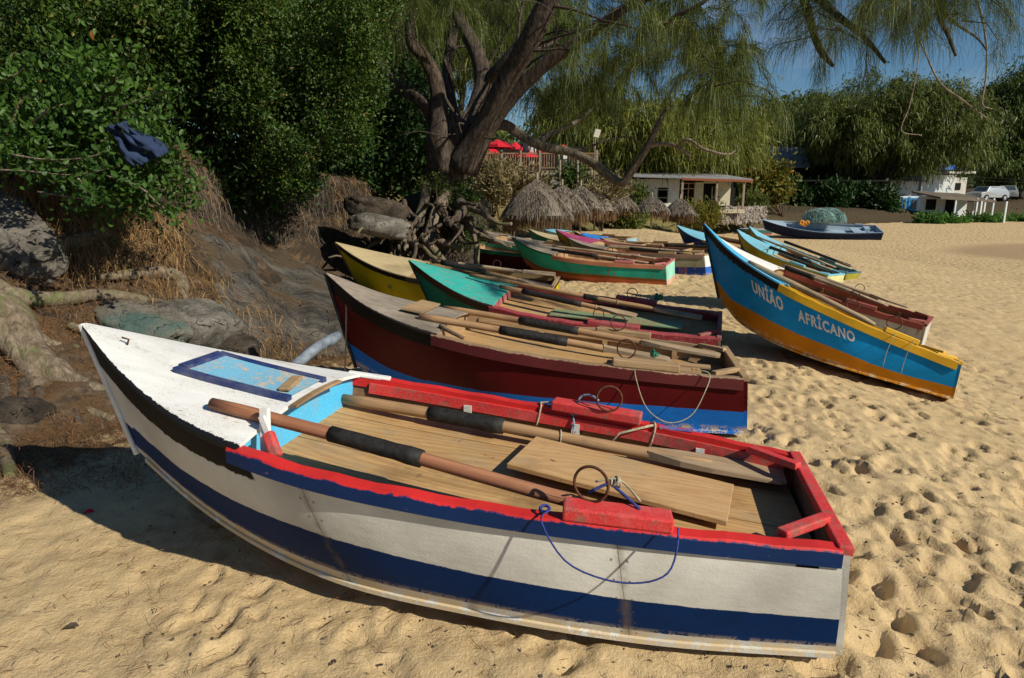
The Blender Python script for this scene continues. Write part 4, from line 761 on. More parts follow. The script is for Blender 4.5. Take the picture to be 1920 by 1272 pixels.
LP = [[at(a, b, d) - TBv for a, b, d, q_ in pts] for nm, pts in LIMBS if nm == 'limb' or nm == 'trunk']
for i in range(46):
    L_ = LP[r_.integers(0, len(LP))]; k = r_.integers(1, len(L_) - 1); a = L_[k].lerp(L_[k + 1], r_.random())
    if a.x > 2.0: continue
    dd = (L_[k + 1] - L_[k]).normalized() + Vector(tuple(r_.normal(size=3) * .75)); dd.normalize(); ln = r_.uniform(1.0, 2.6); P = [a]; q = a.copy()
    for j in range(4): dd = (dd + Vector(tuple(r_.normal(size=3) * .28)) + Vector((0, 0, .05 - .12 * j))).normalized(); q = q + dd * ln / 4; P.append(q.copy())
    cq = crv(P, 12); r0 = r_.uniform(.012, .038); mb = MB(); mb.tube(cq, list(np.linspace(r0, r0 * .25, len(cq))), 6, wob=.1); mb.build('branch', M['bark'], tree, smooth=True)
r_ = np.random.default_rng(21)
regs = [(1060, 1400, -40, 50, 10, 14, 38), (1120, 1380, 50, 150, 10.5, 15, 32), (980, 1180, 90, 200, 12.8, 16, 28), (1310, 1385, 60, 190, 9.5, 12.5, 20), (640, 800, -20, 60, 13, 15, 14), (640, 1000, -50, 20, 12.8, 15, 44), (740, 900, -60, 5, 10, 11, 12), (940, 1060, 40, 120, 13, 16, 14)]
P, D, T = needle_twigs(region_seeds(regs, r_), r_, 1.0, 9, 15, droop=1.3); V, F = strands(P, D, .50, .0038, 5, 1.25); npmesh('crown', V - np.array(TBv), F, M['needle'], tree)
rg_ = [(a, b, c, d, e + 1.5, f + 2, int(g * .55)) for a, b, c, d, e, f, g in regs]; P2, D2, T2 = needle_twigs(region_seeds(rg_, r_), r_, .7, 8, 18, droop=.8); V, F = strands(P2, D2, .42, .0045, 15, 1.0); npmesh('inner_crown', V - np.array(TBv), F, M['needle_shade'], tree)  # darker needles: shade among the limbs is put into the inner crown colour
mb = MB()
for pl in T[::2]: mb.tube([Vector(p) - TBv for p in pl[::3]], [.012, .009, .006, .003][:len(pl[::3])], 4, cap=False)
tag(mb.build('twigs', M['bark'], tree), kind='stuff')
regs = [(1470, 1600, -70, 30, 6.2, 7.6, 17), (1600, 1920, -80, 5, 5.6, 7.4, 32), (1520, 1640, 30, 70, 6.2, 7.2, 8), (1740, 1860, -20, 40, 6, 7.2, 6), (1640, 1720, -20, 30, 6, 7.2, 7)]
P, D, T = needle_twigs(region_seeds(regs, r_), r_, .55, 9, 17, droop=.9); V, F = strands(P, D, .34, .0016, 6, .8); npmesh('near_foliage', V - np.array(TBv), F, M['needle'], tree)
mb = MB()
for pl in T: mb.tube([Vector(p) - TBv for p in pl[::3]], [.007, .005, .004, .002][:len(pl[::3])], 4, cap=False)
tag(mb.build('near_twigs', M['bark'], tree), kind='stuff')
# --- casuarinas and trees further off
def casuarina(label, base, blobs, n, L, W, seed, mat='needle', trunk=.18, lean=(0, 0), group='trees behind the beach', name='casuarina_tree', droop=1.1, k=26, spread=.5):
    b = Vector((base[0], base[1], gz(*base[:2]) - .05)); o = empty(name, b); tag(o, label, 'tree', group)
    P, d, cc, cd_ = blobpts(blobs, n, seed, k, spread, (.25, 1.0)); r = np.random.default_rng(seed); D = d + r.normal(size=P.shape) * .6
    V, F = strands(P, D, L, W, seed, droop) if droop > .6 else leaves(P, D, L, W, seed); npmesh('crown', V - np.array(b), F, M[mat], o)
    mb = MB(); top = np.mean([bb[:3] for bb in blobs], 0) - np.array(b)
    q = crv([(0, 0, 0), (lean[0], lean[1], top[2] * .45), tuple(top)], 12); mb.tube(q, list(np.linspace(trunk, trunk * .35, len(q))), 8)
    mb.build('trunk', M['bark'], o, smooth=True); mb = MB()
    for i in r.choice(len(cc), min(26, len(cc)), False):
        s_ = np.array(q[r.integers(3, len(q) - 1)]); e = cc[i] - np.array(b); qq = crv([s_, (s_ + e) / 2 + [0, 0, .3], e], 6); mb.tube(qq, list(np.linspace(trunk * .3, trunk * .06, len(qq))), 5, cap=False)
    mb.build('limbs', M['bark'], o, smooth=True); return o
def B(px, py, d, rp, rz=None): p = at(px, py, d); s_ = d / FPX; return (p.x, p.y, p.z, rp * s_, (rz or rp) * s_)
def gp(px, d): x = (px - 960) / FPX * d; return (x, d)
casuarina('casuarina with a pale slanting trunk behind the leafy bushes', gp(660, 17), [B(700, 40, 17, 80, 60), B(620, 20, 17, 80, 55), B(760, 120, 18, 55, 55), B(640, 110, 18, 60, 40), B(560, -20, 17, 80)], 26000, .45, .008, 31, 'needle', .16, (.5, 0), spread=.32)
t2 = bpy.data.objects[-1] if 0 else None
casuarina('casuarina crown seen through the limbs of the large tree', gp(860, 24), [B(820, 40, 24, 90, 60), B(930, 90, 24, 70, 55), B(1000, 30, 25, 90, 60), B(760, 190, 24, 70, 40)], 22000, .6, .014, 32, 'needle', .2, spread=.5)
casuarina('yellow green casuarina over the restaurant terrace', gp(1180, 46), [B(1120, 225, 46, 70, 45), B(1200, 250, 46, 80, 40), B(1290, 255, 47, 80, 40), B(1060, 215, 46, 50, 45), B(1370, 240, 48, 45, 45)], 34000, 1.0, .03, 33, 'needle_y', .3, spread=.8)
casuarina('yellow green casuarina drooping over the long white beach house', gp(1300, 50), [B(1260, 275, 48, 70, 32), B(1330, 270, 48, 60, 30), B(1385, 270, 50, 30, 40), B(1200, 285, 48, 40, 25)], 20000, .9, .03, 34, 'needle_y', .3, spread=.6)
casuarina('broad dark casuarina behind the blue and white shack', gp(1640, 62), [B(1560, 240, 62, 80, 60), B(1650, 215, 62, 100, 65), B(1730, 200, 62, 70, 45), B(1770, 230, 62, 90, 65), B(1800, 275, 63, 70, 38), B(1690, 280, 62, 90, 45), B(1590, 330, 66, 60, 40)], 70000, .75, .045, 35, 'leaf_far', .5, spread=.45, k=80, droop=.75)
casuarina('dark casuarina with a feathery top beside the gap of sky', gp(1500, 72), [B(1490, 225, 72, 45, 32), B(1530, 205, 72, 40, 25), B(1470, 270, 72, 50, 40), B(1540, 290, 70, 60, 60), B(1500, 330, 70, 60, 40)], 42000, .8, .05, 36, 'leaf_far', .4, spread=.45, k=70, droop=.7)
casuarina('dark trees at the far right behind the parked cars', gp(1890, 74), [B(1880, 220, 74, 60, 60), B(1930, 180, 74, 60, 70), B(1860, 310, 74, 60, 40), B(1925, 300, 74, 60, 50), B(1990, 240, 74, 70, 90)], 42000, .8, .055, 37, 'needle_d', .5, spread=.5, k=70, droop=.7)
shrub('sea_almond_tree', 'small tree with yellowing leaves between the beach house and the grey blue boat', 'tree', [B(1440, 325, 50, 32, 20), B(1415, 345, 50, 25, 18), B(1455, 355, 50, 20, 14)], 3600, .35, .2, 'leaf_autumn', 41, 30, .35, .3, root=(gp(1460, 50)[0], 50, gz(gp(1460, 50)[0], 50)), stems=10, group='trees behind the beach')
# --- bushes on the left bank
def S_(n_, lab, bl, n, L, W, m, sd, **k): return shrub(n_, lab, 'bush', bl, n, L, W, m, sd, group='bushes on the root bank', **k)
def patchy(poly, n, d0, d1, r0, r1, seed):
    """many overlapping lobes over a picture area, at varied distance, for a broken hedge-like mass"""
    r = np.random.default_rng(seed); out = []
    while len(out) < n:
        x, y = r.uniform(poly[0], poly[1]), r.uniform(poly[2], poly[3])
        if not (poly[4] is None or poly[4](x, y)): continue
        q = r.uniform(r0, r1); out.append(B(x, y, r.uniform(d0, d1), q, q * r.uniform(.6, .85)))
    return out
S_('bush', 'tall dense bush filling the upper left corner', patchy((-80, 420, -60, 300, lambda x, y: y < 300 - max(0, x - 150) * .15), 46, 8.0, 9.8, 34, 88, 1) + [B(200, -40, 10.8, 300, 130), B(60, 60, 10.4, 230, 130), B(330, 80, 10.6, 170, 120)], 120000, .062, .034, 'leaf_mid', 51, k=26, spread=.115, shell=(.5, 1.15), stems=10, root=(-5.5, 10.2, 3.4))
S_('bush', 'dense bush with small bright leaves overhanging the dark roots', patchy((400, 700, -20, 400, lambda x, y: y < (265 if x < 470 else 395 - abs(x - 575) * 1.5)), 44, 8.6, 10.0, 24, 60, 2) + [B(560, 120, 10.6, 130, 120), B(600, 220, 10.4, 70, 60), B(450, 150, 10.6, 110, 90)], 95000, .052, .029, 'leaf_mid', 52, k=26, spread=.09, shell=(.5, 1.15), stems=8, root=(-3.6, 10.6, 3.2))
bl_ = S_('bush', 'broad leaved shrub with pale twigs reaching over the dry grass', patchy((-40, 400, 90, 440, lambda x, y: y > 60 + x * .45 and y < 300 + max(0, x - 20) * .5 and (x < 320 or y > 300)), 24, 5.3, 6.2, 26, 58, 3), 9500, .066, .038, 'leaf_big', 53, k=16, spread=.085, shell=(.3, 1.25), stems=34, root=(-4.2, 6.4, 2.2), rnd=.8)
SP = [[(-20, 318, 4.9), (60, 322, 4.8), (140, 328, 4.75), (225, 312, 4.7)], [(140, 328, 4.75), (160, 352, 4.7), (178, 378, 4.6)], [(20, 290, 4.9), (90, 300, 4.8), (160, 296, 4.7), (205, 282, 4.7)], [(60, 230, 5.0), (95, 205, 4.9), (150, 185, 4.9)], [(-10, 160, 5.0), (30, 140, 4.9), (60, 110, 4.9)], [(100, 345, 4.8), (110, 322, 4.8), (150, 300, 4.75)], [(230, 200, 5.3), (280, 180, 5.2), (320, 168, 5.2)], [(200, 330, 5.2), (260, 350, 5.1), (300, 385, 5.0), (330, 400, 5.0)], [(70, 420 - 60, 5.0), (150, 372, 4.9), (210, 372, 4.9)]]
rq = np.random.default_rng(5); LPn = []; LD = []
for P_ in SP:
    mb = MB(); q = crv([at(*p) - bl_.location for p in P_], 16); mb.tube(q, list(np.linspace(.008, .003, len(q))), 5); mb.build('twig', M['bark_pale'], bl_, smooth=True)
    for k in range(3, len(q)):
        for _ in range(3 if k < len(q) - 3 else 6): LPn.append(tuple(q[k] + Vector(tuple(rq.normal(size=3) * .012)))); LD.append(tuple(rq.normal(size=3) + np.array([0, -.2, .35])))
V, F = leaves(np.array(LPn), np.array(LD), .062, .036, 9, .18); npmesh('sprig_leaves', V, F, M['leaf_big'], bl_)
S_('bush', 'filler undergrowth behind the upper left bushes, leaves coloured dark for shaded gaps', [B(360, 330, 9.6, 90, 60), B(250, 330, 9.0, 140, 60), B(500, 330, 10.4, 90, 40), B(100, 300, 8.4, 140, 50), B(300, 180, 10.4, 250, 130)], 30000, .09, .05, 'leaf_dark', 57, k=120, spread=.16, stems=4, root=(-4.2, 9.4, 2.4))  # filler mass; the shade of the bush gaps is in its leaf colour
S_('bush', 'leafy green shrub at the foot of the big tree beside the shaded boats', [B(855, 395, 12.0, 34, 48), B(868, 440, 11.8, 28, 24), B(842, 370, 12.3, 24, 20)], 9000, .055, .03, 'leaf_mid', 54, k=60, spread=.09, stems=8)
S_('bush', 'needle like tuft of greenery around the base of the big tree trunk', [B(815, 345, 11.6, 34, 16)], 500, .05, .02, 'needle', 55, k=16, spread=.06, stems=4)
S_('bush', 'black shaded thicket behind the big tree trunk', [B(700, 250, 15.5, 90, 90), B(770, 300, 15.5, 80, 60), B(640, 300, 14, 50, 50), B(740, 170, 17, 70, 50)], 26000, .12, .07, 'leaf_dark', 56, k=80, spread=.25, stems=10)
for i, (px, py, d, rx, rz, mt, lab) in enumerate([(960, 350, 27, 55, 17, 'scrub', 'brown green scrub on the slope behind the largest thatched shade'), (925, 330, 29, 40, 14, 'scrub', 'dry scrub under the left end of the restaurant rail'), (1130, 355, 33, 45, 11, 'scrub', 'low green scrub below the grey terrace wall'), (1075, 335, 33.5, 20, 9, 'leaf_mid', 'bright green plant growing at the grey terrace wall'),
                                                  (1190, 375, 42, 22, 22, 'leaf_far', 'grey green bush against the left wall of the beach house'), (1322, 400, 40, 22, 14, 'leaf_autumn', 'spiky yellow green plants beside the last thatched shade'), (1290, 405, 40, 20, 12, 'leaf_autumn', 'dry bushy plants behind the last thatched shade'), (1180, 415, 36, 30, 8, 'leaf_far', 'low weeds under the middle thatched shades'), (1410, 380, 46, 22, 14, 'leaf_far', 'dark bush above the stone wall'), (1380, 260 + 90, 50, 20, 14, 'leaf_dark', 'dark bush at the right end of the beach house')]):
    p = B(px, py, d, rx, rz); shrub('bush', lab, 'bush', [p], 3200 if i < 2 else 1800, .28, .07, mt, 60 + i, 26, .22, .6, stems=8, group='scrub behind the beach')
for i, (px, d, rx) in enumerate([(1728, 53, 22), (1755, 54, 34), (1820, 56, 40), (1890, 58, 40)]):
    x = gp(px, d)[0]; z = gz(x, d); shrub('beach_plant', ['bright green plants below the shack porch posts', 'bright green plants by the second fence post', 'bright green plants in front of the silver car', 'bright green plants at the right edge of the picture', 'small green plants left of the shack'][i], 'plant', [(x, d, z + .08, rx * d / FPX, .26)], 2400, .28, .13, 'beach_green', 80 + i, 40, .16, .5, stems=6, group='green plants along the back of the beach')
for i, (a, b, c_, d) in enumerate([(1500, 372, 60, 34), (1560, 378, 59, 30), (1620, 380, 59, 26), (1655, 388, 57.5, 14)]):
    shrub('bush', ['dark bush behind the bow of the grey blue boat', 'dark bush behind the fishing net', 'dark bush behind the stern of the grey blue boat', 'small dark bush against the left wall of the shack'][i], 'bush', [B(a, b, c_, d, 20)], 3200, .5, .2, 'leaf_dark', 90 + i, 30, .35, .4, stems=5, group='scrub behind the beach')
# far wooded rise
def hill():
    xs = np.linspace(-120, 220, 60); ys = np.linspace(95, 240, 26); X, Y = np.meshgrid(xs, ys); Z = 1 + 11 * np.clip((Y - 95) / 60, 0, 1) ** .8 + fbm(X / 30, Y / 30, 0, 4) * 5 + 7 * np.exp(-((X - 45) / 45) ** 2) * np.clip((Y - 95) / 40, 0, 1); Z[0] = -2
    idx = np.arange(X.size).reshape(X.shape); F = np.stack([idx[:-1, :-1].ravel(), idx[:-1, 1:].ravel(), idx[1:, 1:].ravel(), idx[1:, :-1].ravel()], 1); V = np.stack([X.ravel(), Y.ravel(), Z.ravel()], 1)
    h = npmesh('hill', V, F, plain('hillside', (.035, .045, .015), 1), smooth=True); tag(h, kind='structure')
    r = np.random.default_rng(9); n = 90; P = []; 
    cx, cy = r.uniform(-100, 200, n * 3), r.uniform(92, 150, n * 3); cz = 1 + 11 * np.clip((cy - 95) / 60, 0, 1) ** .8 + 7 * np.exp(-((cx - 45) / 45) ** 2) * np.clip((cy - 95) / 40, 0, 1)
    k = r.integers(0, n * 3, 60000); d = unit(r.normal(size=(60000, 3))); rad = r.uniform(2, 4.5, n * 3)[k][:, None]; P = np.stack([cx, cy, cz + 2], 1)[k] + d * rad * [1, 1, .8] * r.uniform(.7, 1.05, (60000, 1)); V, F = leaves(P, d + r.normal(size=P.shape) * .6, 1.2, .7, 3)
    o = npmesh('woodland', V, F, M['leaf_far']); tag(o, kind='stuff', label='mass of dark green woodland on the rise behind the beach', cat='woodland')
hill()
# ------------------------------------------------------------------ things behind the beach
M['thatch'] = wood('grey thatch', (.15, .115, .085), (.34, .29, .23), .6, .95, 1, 1); M['thatch_under'] = leafmat('brown thatch fringe', (.09, .05, .025), (.20, .12, .06), .1); M['thatch_straw'] = leafmat('grey thatch straw', (.085, .068, .052), (.27, .225, .175), .1)
M['plaster'] = plain('white plaster', (.62, .60, .54), .9, 0, .12, 3); M['plaster_cream'] = plain('cream plaster', (.50, .46, .34), .9, 0, .12, 3); M['roof_grey'] = plain('grey slab roof', (.22, .22, .23), .9, 0, .2, 2); M['parapet'] = plain('pale parapet', (.45, .40, .30), .9)
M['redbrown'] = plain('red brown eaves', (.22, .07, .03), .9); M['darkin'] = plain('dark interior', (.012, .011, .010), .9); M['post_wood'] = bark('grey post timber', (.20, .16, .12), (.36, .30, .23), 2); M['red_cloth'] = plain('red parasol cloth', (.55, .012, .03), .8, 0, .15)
M['blue_trim'] = plain('blue trim', (.05, .28, .55), .6); M['white_wall'] = plain('white painted wall', (.66, .68, .68), .85, 0, .1, 2); M['blue_roof'] = plain('blue sheet', (.04, .16, .55), .6); M['glass'] = plain('dark window glass', (.05, .07, .09), .15); M['tyre'] = plain('tyre rubber', (.02, .02, .02), .8)
M['stone'] = plain('gabion stone', (.23, .20, .17), .9, 0, .5, 6, .8); M['concrete'] = plain('grey concrete', (.26, .26, .26), .9); M['silver'] = plain('silver car paint', (.42, .44, .46), .3, .5, .05); M['carwhite'] = plain('white car paint', (.62, .64, .66), .3, 0, .05); M['net'] = leafmat('pale green fishing net', (.20, .34, .32), (.34, .50, .48), .3)
def thatched(px, py, d, label, r=1.12, s=1.0, sign=False):
    x = (px - 960) / FPX * d; z0 = gz(x, d); tip = at(px, py, d).z; b = empty('thatched_umbrella', (x, d, z0)); tag(b, label, 'beach umbrella', 'thatched beach umbrellas'); h = tip - z0
    mb = MB(); mb.tube([(0, 0, -.1), (0, 0, h * .5), (0, 0, h + .22)], [.05, .05, .035], 8); mb.build('pole', M['post_wood'], b, smooth=True)
    rr = np.random.default_rng(int(px)); zt = lambda q: h - .78 * h * .64 * (.55 * q + .45 * q ** 2.6) * (r / 1.12)
    mb = MB(); n = 28; K = 9; V = []
    for k in range(K + 1):
        for j in range(n): q = k / K; a = 2 * math.pi * j / n; rad = max(.03, r * q) * (1 + .03 * math.sin(a * 5 + px)); V.append((rad * math.cos(a), rad * math.sin(a), zt(q) + rr.uniform(-.015, .015)))
    mb.add(V, [(k * n + j, (k + 1) * n + j, (k + 1) * n + (j + 1) % n, k * n + (j + 1) % n) for k in range(K) for j in range(n)]); th = mb.build('thatch_roof', M['thatch_straw'], b, smooth=True)
    N_ = 5200 if d < 25 else 2200; q = np.sqrt(rr.random(N_)); a = rr.uniform(0, 2 * math.pi, N_); P = np.stack([r * q * np.cos(a), r * q * np.sin(a), zt(q) + .02], 1)
    D = np.stack([np.cos(a), np.sin(a), -.75 - .5 * q], 1) + rr.normal(size=P.shape) * .10; W_ = .008 if d < 25 else .013; V, F = strands(P, D, .30, W_, 3, .35); npmesh('straw', V, F, M['thatch_straw'], b)
    N2 = N_ // 2; a = rr.uniform(0, 2 * math.pi, N2); P = np.stack([r * .97 * np.cos(a), r * .97 * np.sin(a), zt(np.full(N2, .97)) + rr.uniform(-.05, .02, N2)], 1); D = np.stack([np.cos(a) * -.1, np.sin(a) * -.1, -np.ones(N2)], 1) + rr.normal(size=P.shape) * .1; V, F = strands(P, D, .50 * s, W_, 4, 1); npmesh('fringe', V, F, M['thatch_under'], b)
    if sign: mb = MB(); mb.box((0, -.03, h + .30), (.34, .03, .14)); mb.build('sign_board', M['plaster'], b)
    return b
thatched(1006, 337, 22.5, 'largest and nearest thatched umbrella, broad grey cone just behind the boats', 1.18, 1.1)
thatched(1052, 347, 27.5, 'second thatched umbrella, overlapping the right side of the largest one'); thatched(1086, 348, 30.5, 'third thatched umbrella from the left in the close row', 1.05); thatched(1112, 355, 33, 'fourth thatched umbrella, mostly behind the third')
thatched(1158, 361, 36, 'thatched umbrella with a small white sign board on top of its pole', .98, .9, True); thatched(1217, 368, 38, 'thatched umbrella standing alone in front of the white house wall', 1.0); thatched(1269, 372, 39.5, 'rightmost thatched umbrella beside the spiky plants', .98); thatched(1124, 360, 36.5, 'small thatched umbrella half hidden between the fourth one and the signed one', .95)
# restaurant terrace
tx0, tx1, ty, tz = -2.6, 4.5, 35.2, 3.02
t_ = empty('restaurant_terrace', (0, ty, tz)); tag(t_, 'raised timber restaurant terrace with a slatted rail above the dry slope', 'terrace')
mb = MB(); mb.box(((tx0 + tx1) / 2, 3, -.12), (tx1 - tx0, 6.4, .2)); mb.build('floor', M['post_wood'], t_)
for (xa, xb) in ((tx0, .4), (.45, tx1)):
    dy = 0; mb = MB(); mb.beam((xa, dy, .85), (xb, dy, .85), .07, .06); mb.beam((xa, dy, .12), (xb, dy, .12), .05, .05)
    for x in np.arange(xa + .05, xb, .13): mb.beam((x, dy, .1), (x, dy, .84), .035, .03, up=(0, 1, 0))
    mb.build('railing', wood('red brown rail', (.22, .11, .06), (.36, .22, .14)), t_)
for x in np.linspace(tx0 + .1, tx1 - .1, 8): mb = MB(); mb.box((x, -.04, .2), (.10, .10, 1.6)); mb.build('post', M['post_wood'], t_)
mb = MB(); mb.box((3.2, -.02, -.45), (2.3, .12, .55)); mb.build('retaining_wall', M['concrete'], t_)
mb = MB(); mb.box((2.75, -.08, .62), (.20, .02, .38)); mb.build('notice', M['plaster'], t_)
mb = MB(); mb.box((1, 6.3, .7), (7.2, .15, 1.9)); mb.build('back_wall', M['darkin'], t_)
def slab_roof(x, y, z, sx, sy, h): return [(x - sx, y - sy, z), (x + sx, y - sy, z), (x + sx, y + sy, z), (x - sx, y + sy, z), (x - sx * .1, y, z + h), (x + sx * .1, y, z + h)]
for i, (px, py, dd) in enumerate([(934, 262, 36.6), (966, 266, 38.5), (985, 280, 36.2), (1027, 272, 38), (1056, 271, 37.6), (920, 275, 38.5)]):
    p = at(px, py, dd); o = empty('parasol', (p.x, dd, tz)); tag(o, ['red parasol nearest the big tree trunk', 'red parasol behind the thick low limb', 'low red parasol above the dark figures', 'red parasol right of the forked branch', 'rightmost red parasol on the terrace', 'small red parasol touching the trunk edge'][i], 'parasol', 'red parasols on the terrace')
    hz = p.z - tz; mb = MB(); mb.tube([(0, 0, 0), (0, 0, hz)], .025, 6); mb.build('pole', M['post_wood'], o); mb = MB(); n = 8; R_ = [1.0, .5, .8, .7, .65, .6][i] * .85
    mb.add([(0, 0, hz)] + [(R_ * math.cos(a), R_ * math.sin(a), hz - .30) for a in np.arange(n) * math.pi / 4] + [(R_ * math.cos(a), R_ * math.sin(a), hz - .44) for a in np.arange(n) * math.pi / 4], [(0, 1 + j, 1 + (j + 1) % n) for j in range(n)] + [(1 + j, 9 + j, 9 + (j + 1) % n, 1 + (j + 1) % n) for j in range(n)]); mb.build('canopy', M['red_cloth'], o)
def person(loc, rot, label, top, legs, arm=.25):
    me = bpy.data.meshes.new('person'); J = [(0, 0, .95), (0, 0, 1.15), (0, 0, 1.40), (0, 0, 1.50), (0, .01, 1.60), (0, .01, 1.72), (.10, 0, .90), (.11, .03, .50), (.11, 0, .08), (.11, .10, .03), (-.10, 0, .90), (-.12, .05, .50), (-.12, -.03, .08), (-.12, .07, .03), (.19, 0, 1.40), (.25, .02, 1.15), (.22, arm, 1.0), (.21, arm + .08, .98), (-.19, 0, 1.40), (-.25, .02, 1.15), (-.22, arm * .7, .98), (-.21, arm * .7 + .08, .95)]
    E_ = [(0, 1), (1, 2), (2, 3), (3, 4), (4, 5), (0, 6), (6, 7), (7, 8), (8, 9), (0, 10), (10, 11), (11, 12), (12, 13), (2, 14), (14, 15), (15, 16), (16, 17), (2, 18), (18, 19), (19, 20), (20, 21)]
    rd = [.15, .13, .14, .055, .085, .075, .09, .06, .04, .035, .09, .06, .04, .035, .06, .042, .032, .03, .06, .042, .032, .03]; me.from_pydata(J, E_, []); me.materials.append(top)
    o = link(bpy.data.objects.new('person', me)); o.location = loc; o.rotation_euler = (0, 0, rot); m = o.modifiers.new('skin', 'SKIN'); sk = me.skin_vertices[0].data
    for i, v in enumerate(rd): sk[i].radius = (v, v)
    sk[0].use_root = True; s_ = o.modifiers.new('sub', 'SUBSURF'); s_.levels = 1; s_.render_levels = 1; return tag(o, label, 'person', 'people on the terrace')
M['cloth_dark'] = plain('dark clothes', (.03, .035, .05), .9); M['cloth_tan'] = plain('tan clothes', (.30, .16, .09), .9); M['cloth_pale'] = plain('pale clothes', (.4, .38, .36), .9)
person((.72, ty + .5, tz), R(170), 'person in dark clothes standing at the terrace rail', M['cloth_dark'], None); person((-1.5, ty + .9, tz), R(200), 'person in tan clothes standing left on the terrace', M['cloth_tan'], None); person((1.0, ty + 1.1, tz), R(190), 'person in pale clothes behind the figure at the terrace rail', M['cloth_pale'], None)
o = empty('floodlight', (at(1114, 330, 34).x, 34, 2.6)); tag(o, 'white floodlight on a thin grey post in front of the terrace', 'lamp'); mb = MB(); mb.tube([(0, 0, -.4), (0, 0, 2.0)], .035, 6); mb.build('post', M['post_wood'], o); mb = MB(); mb.box((.08, -.05, 2.15), (.28, .12, .36), (.3, .2, .2)); mb.build('lamp_head', M['plaster'], o)
for i, (px, y0, y1, d) in enumerate([(1050, 300, 352, 33), (1083, 305, 350, 33), (1109, 318, 352, 33)]):
    a, b = at(px, y1, d), at(px, y0, d); mb = MB(); mb.tube([a, b], .055, 7, wob=.1); tag(mb.build('timber_post', M['post_wood']), ['bare post standing over the second thatched umbrella', 'bare post standing over the third thatched umbrella', 'bare post standing over the fourth thatched umbrella'][i], 'post', 'bare posts on the slope')
# long white house
hd = 44.0; hz = .92
def hx(px): return (px - 960) / FPX * hd
def hzz(py): return at(960, py, hd).z
ho = empty('beach_house', (hx(1290), hd, hz)); tag(ho, 'long low white beach house with a grey slab roof and timber porch', 'house')
ox, oz = hx(1290), hz
def wallbox(mb, pa, pb, ya, yb, y=0, dep=.15): xa, xb = hx(pa) - ox, hx(pb) - ox; za, zb = hzz(ya) - oz, hzz(yb) - oz; mb.box(((xa + xb) / 2, y + dep / 2, (za + zb) / 2), (abs(xb - xa), dep, abs(zb - za)))
mb = MB()
for s_ in ((1178, 1226, 336, 398), (1226, 1246, 336, 352), (1226, 1246, 382, 398), (1246, 1266, 336, 398)): wallbox(mb, *s_)
mb.build('wall', M['plaster'], ho)
mb = MB()
for s_ in ((1296, 1312, 342, 392), (1340, 1362, 340, 392), (1296, 1362, 386, 398), (1312, 1340, 340, 344)): wallbox(mb, *s_, y=.25)
mb.build('porch_wall', M['plaster_cream'], ho)
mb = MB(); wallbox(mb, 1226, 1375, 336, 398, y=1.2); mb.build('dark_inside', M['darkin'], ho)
for a, b, c_, d_ in ((1226, 1246, 352, 382),):
    mb = MB()
    for yy in (356, 371, 381): wallbox(mb, a, b, yy - 1, yy + 1, y=.05, dep=.06)
    wallbox(mb, a, a + 1.5, c_, d_, .04, .06); wallbox(mb, b - 1.5, b, c_, d_, .04, .06); mb.build('window', M['post_wood'], ho)
mb = MB()
for px in (1266, 1274, 1285, 1296): wallbox(mb, px - .9, px + .9, 342, 388, .3, .06)
wallbox(mb, 1266, 1296, 353, 355, .28, .05); wallbox(mb, 1266, 1296, 343, 345, .28, .05); mb.build('window', M['wood'], ho)
mb = MB(); wallbox(mb, 1363, 1374, 352, 396, y=.6, dep=.1); mb.build('doorway', M['darkin'], ho)
mb = MB(); wallbox(mb, 1327, 1329, 350, 388, .2, .06); wallbox(mb, 1333, 1335, 350, 388, .2, .06); mb.build('door', M['post_wood'], ho)
mb = MB(); za, zb = hzz(334) - oz, hzz(321) - oz; xa, xb, xc = hx(1176) - ox, hx(1388) - ox, hx(1352) - ox
mb.add([(xa, -1.1, za + .12), (xb, -1.1, za - .1), (xc, 3, zb), (xa, 3, zb + .2), (xa, -1.1, za + .02), (xb, -1.1, za - .2), (xc, 3, zb - .1), (xa, 3, zb + .1)], [(0, 1, 2, 3), (7, 6, 5, 4), (0, 4, 5, 1), (1, 5, 6, 2), (2, 6, 7, 3), (3, 7, 4, 0)]); rf = mb.build('roof', M['roof_grey'], ho)
mb = MB(); mb.beam((xa, 3.05, zb + .25), (xc, 3.05, zb + .05), .2, .22); mb.build('parapet', M['parapet'], rf)
mb = MB(); mb.beam((hx(1262) - ox, -1.12, za - .1), (hx(1388) - ox, -1.12, za - .24), .12, .14); mb.build('eaves_beam', M['redbrown'], ho)
for px in (1264, 1326, 1374): mb = MB(); x = hx(px) - ox; mb.box((x, -1.0, (za - .2) / 2 + .05), (.13, .13, za)); mb.build('porch_post', M['post_wood'], ho)
mb = MB(); mb.box(((hx(1190) + hx(1378)) / 2 - ox, .4, -.14), (hx(1378) - hx(1190), 3.0, .24)); mb.build('plinth', M['parapet'], ho)
# gabion wall
def stonewall(name, label, a, b, z0, z1, n, rs, seed):
    r = np.random.default_rng(seed); mb = MB()
    ico = bmesh.new(); bmesh.ops.create_icosphere(ico, subdivisions=1, radius=1); IV = [v.co.copy() for v in ico.verts]; IF = [tuple(v.index for v in f.verts) for f in ico.faces]; ico.free()
    for _ in range(n):
        t = r.random(); z = z0 + (z1 - z0) * r.random(); s_ = rs * r.uniform(.6, 1.4, 3); c = (a[0] + (b[0] - a[0]) * t, a[1] + (b[1] - a[1]) * t + r.uniform(-.1, .1) + (z - z0) * .35, z); q = Euler(tuple(r.uniform(0, 6, 3))).to_matrix()
        mb.add([q @ Vector((v.x * s_[0], v.y * s_[1], v.z * s_[2])) + Vector(c) for v in IV], IF)
    return tag(mb.build(name, M['stone']), label, 'wall')
stonewall('stone_wall', 'loose stone retaining wall below the right part of the beach house', (hx(1335), 42.8), (hx(1440), 45), .0, 1.0, 420, .15, 4)
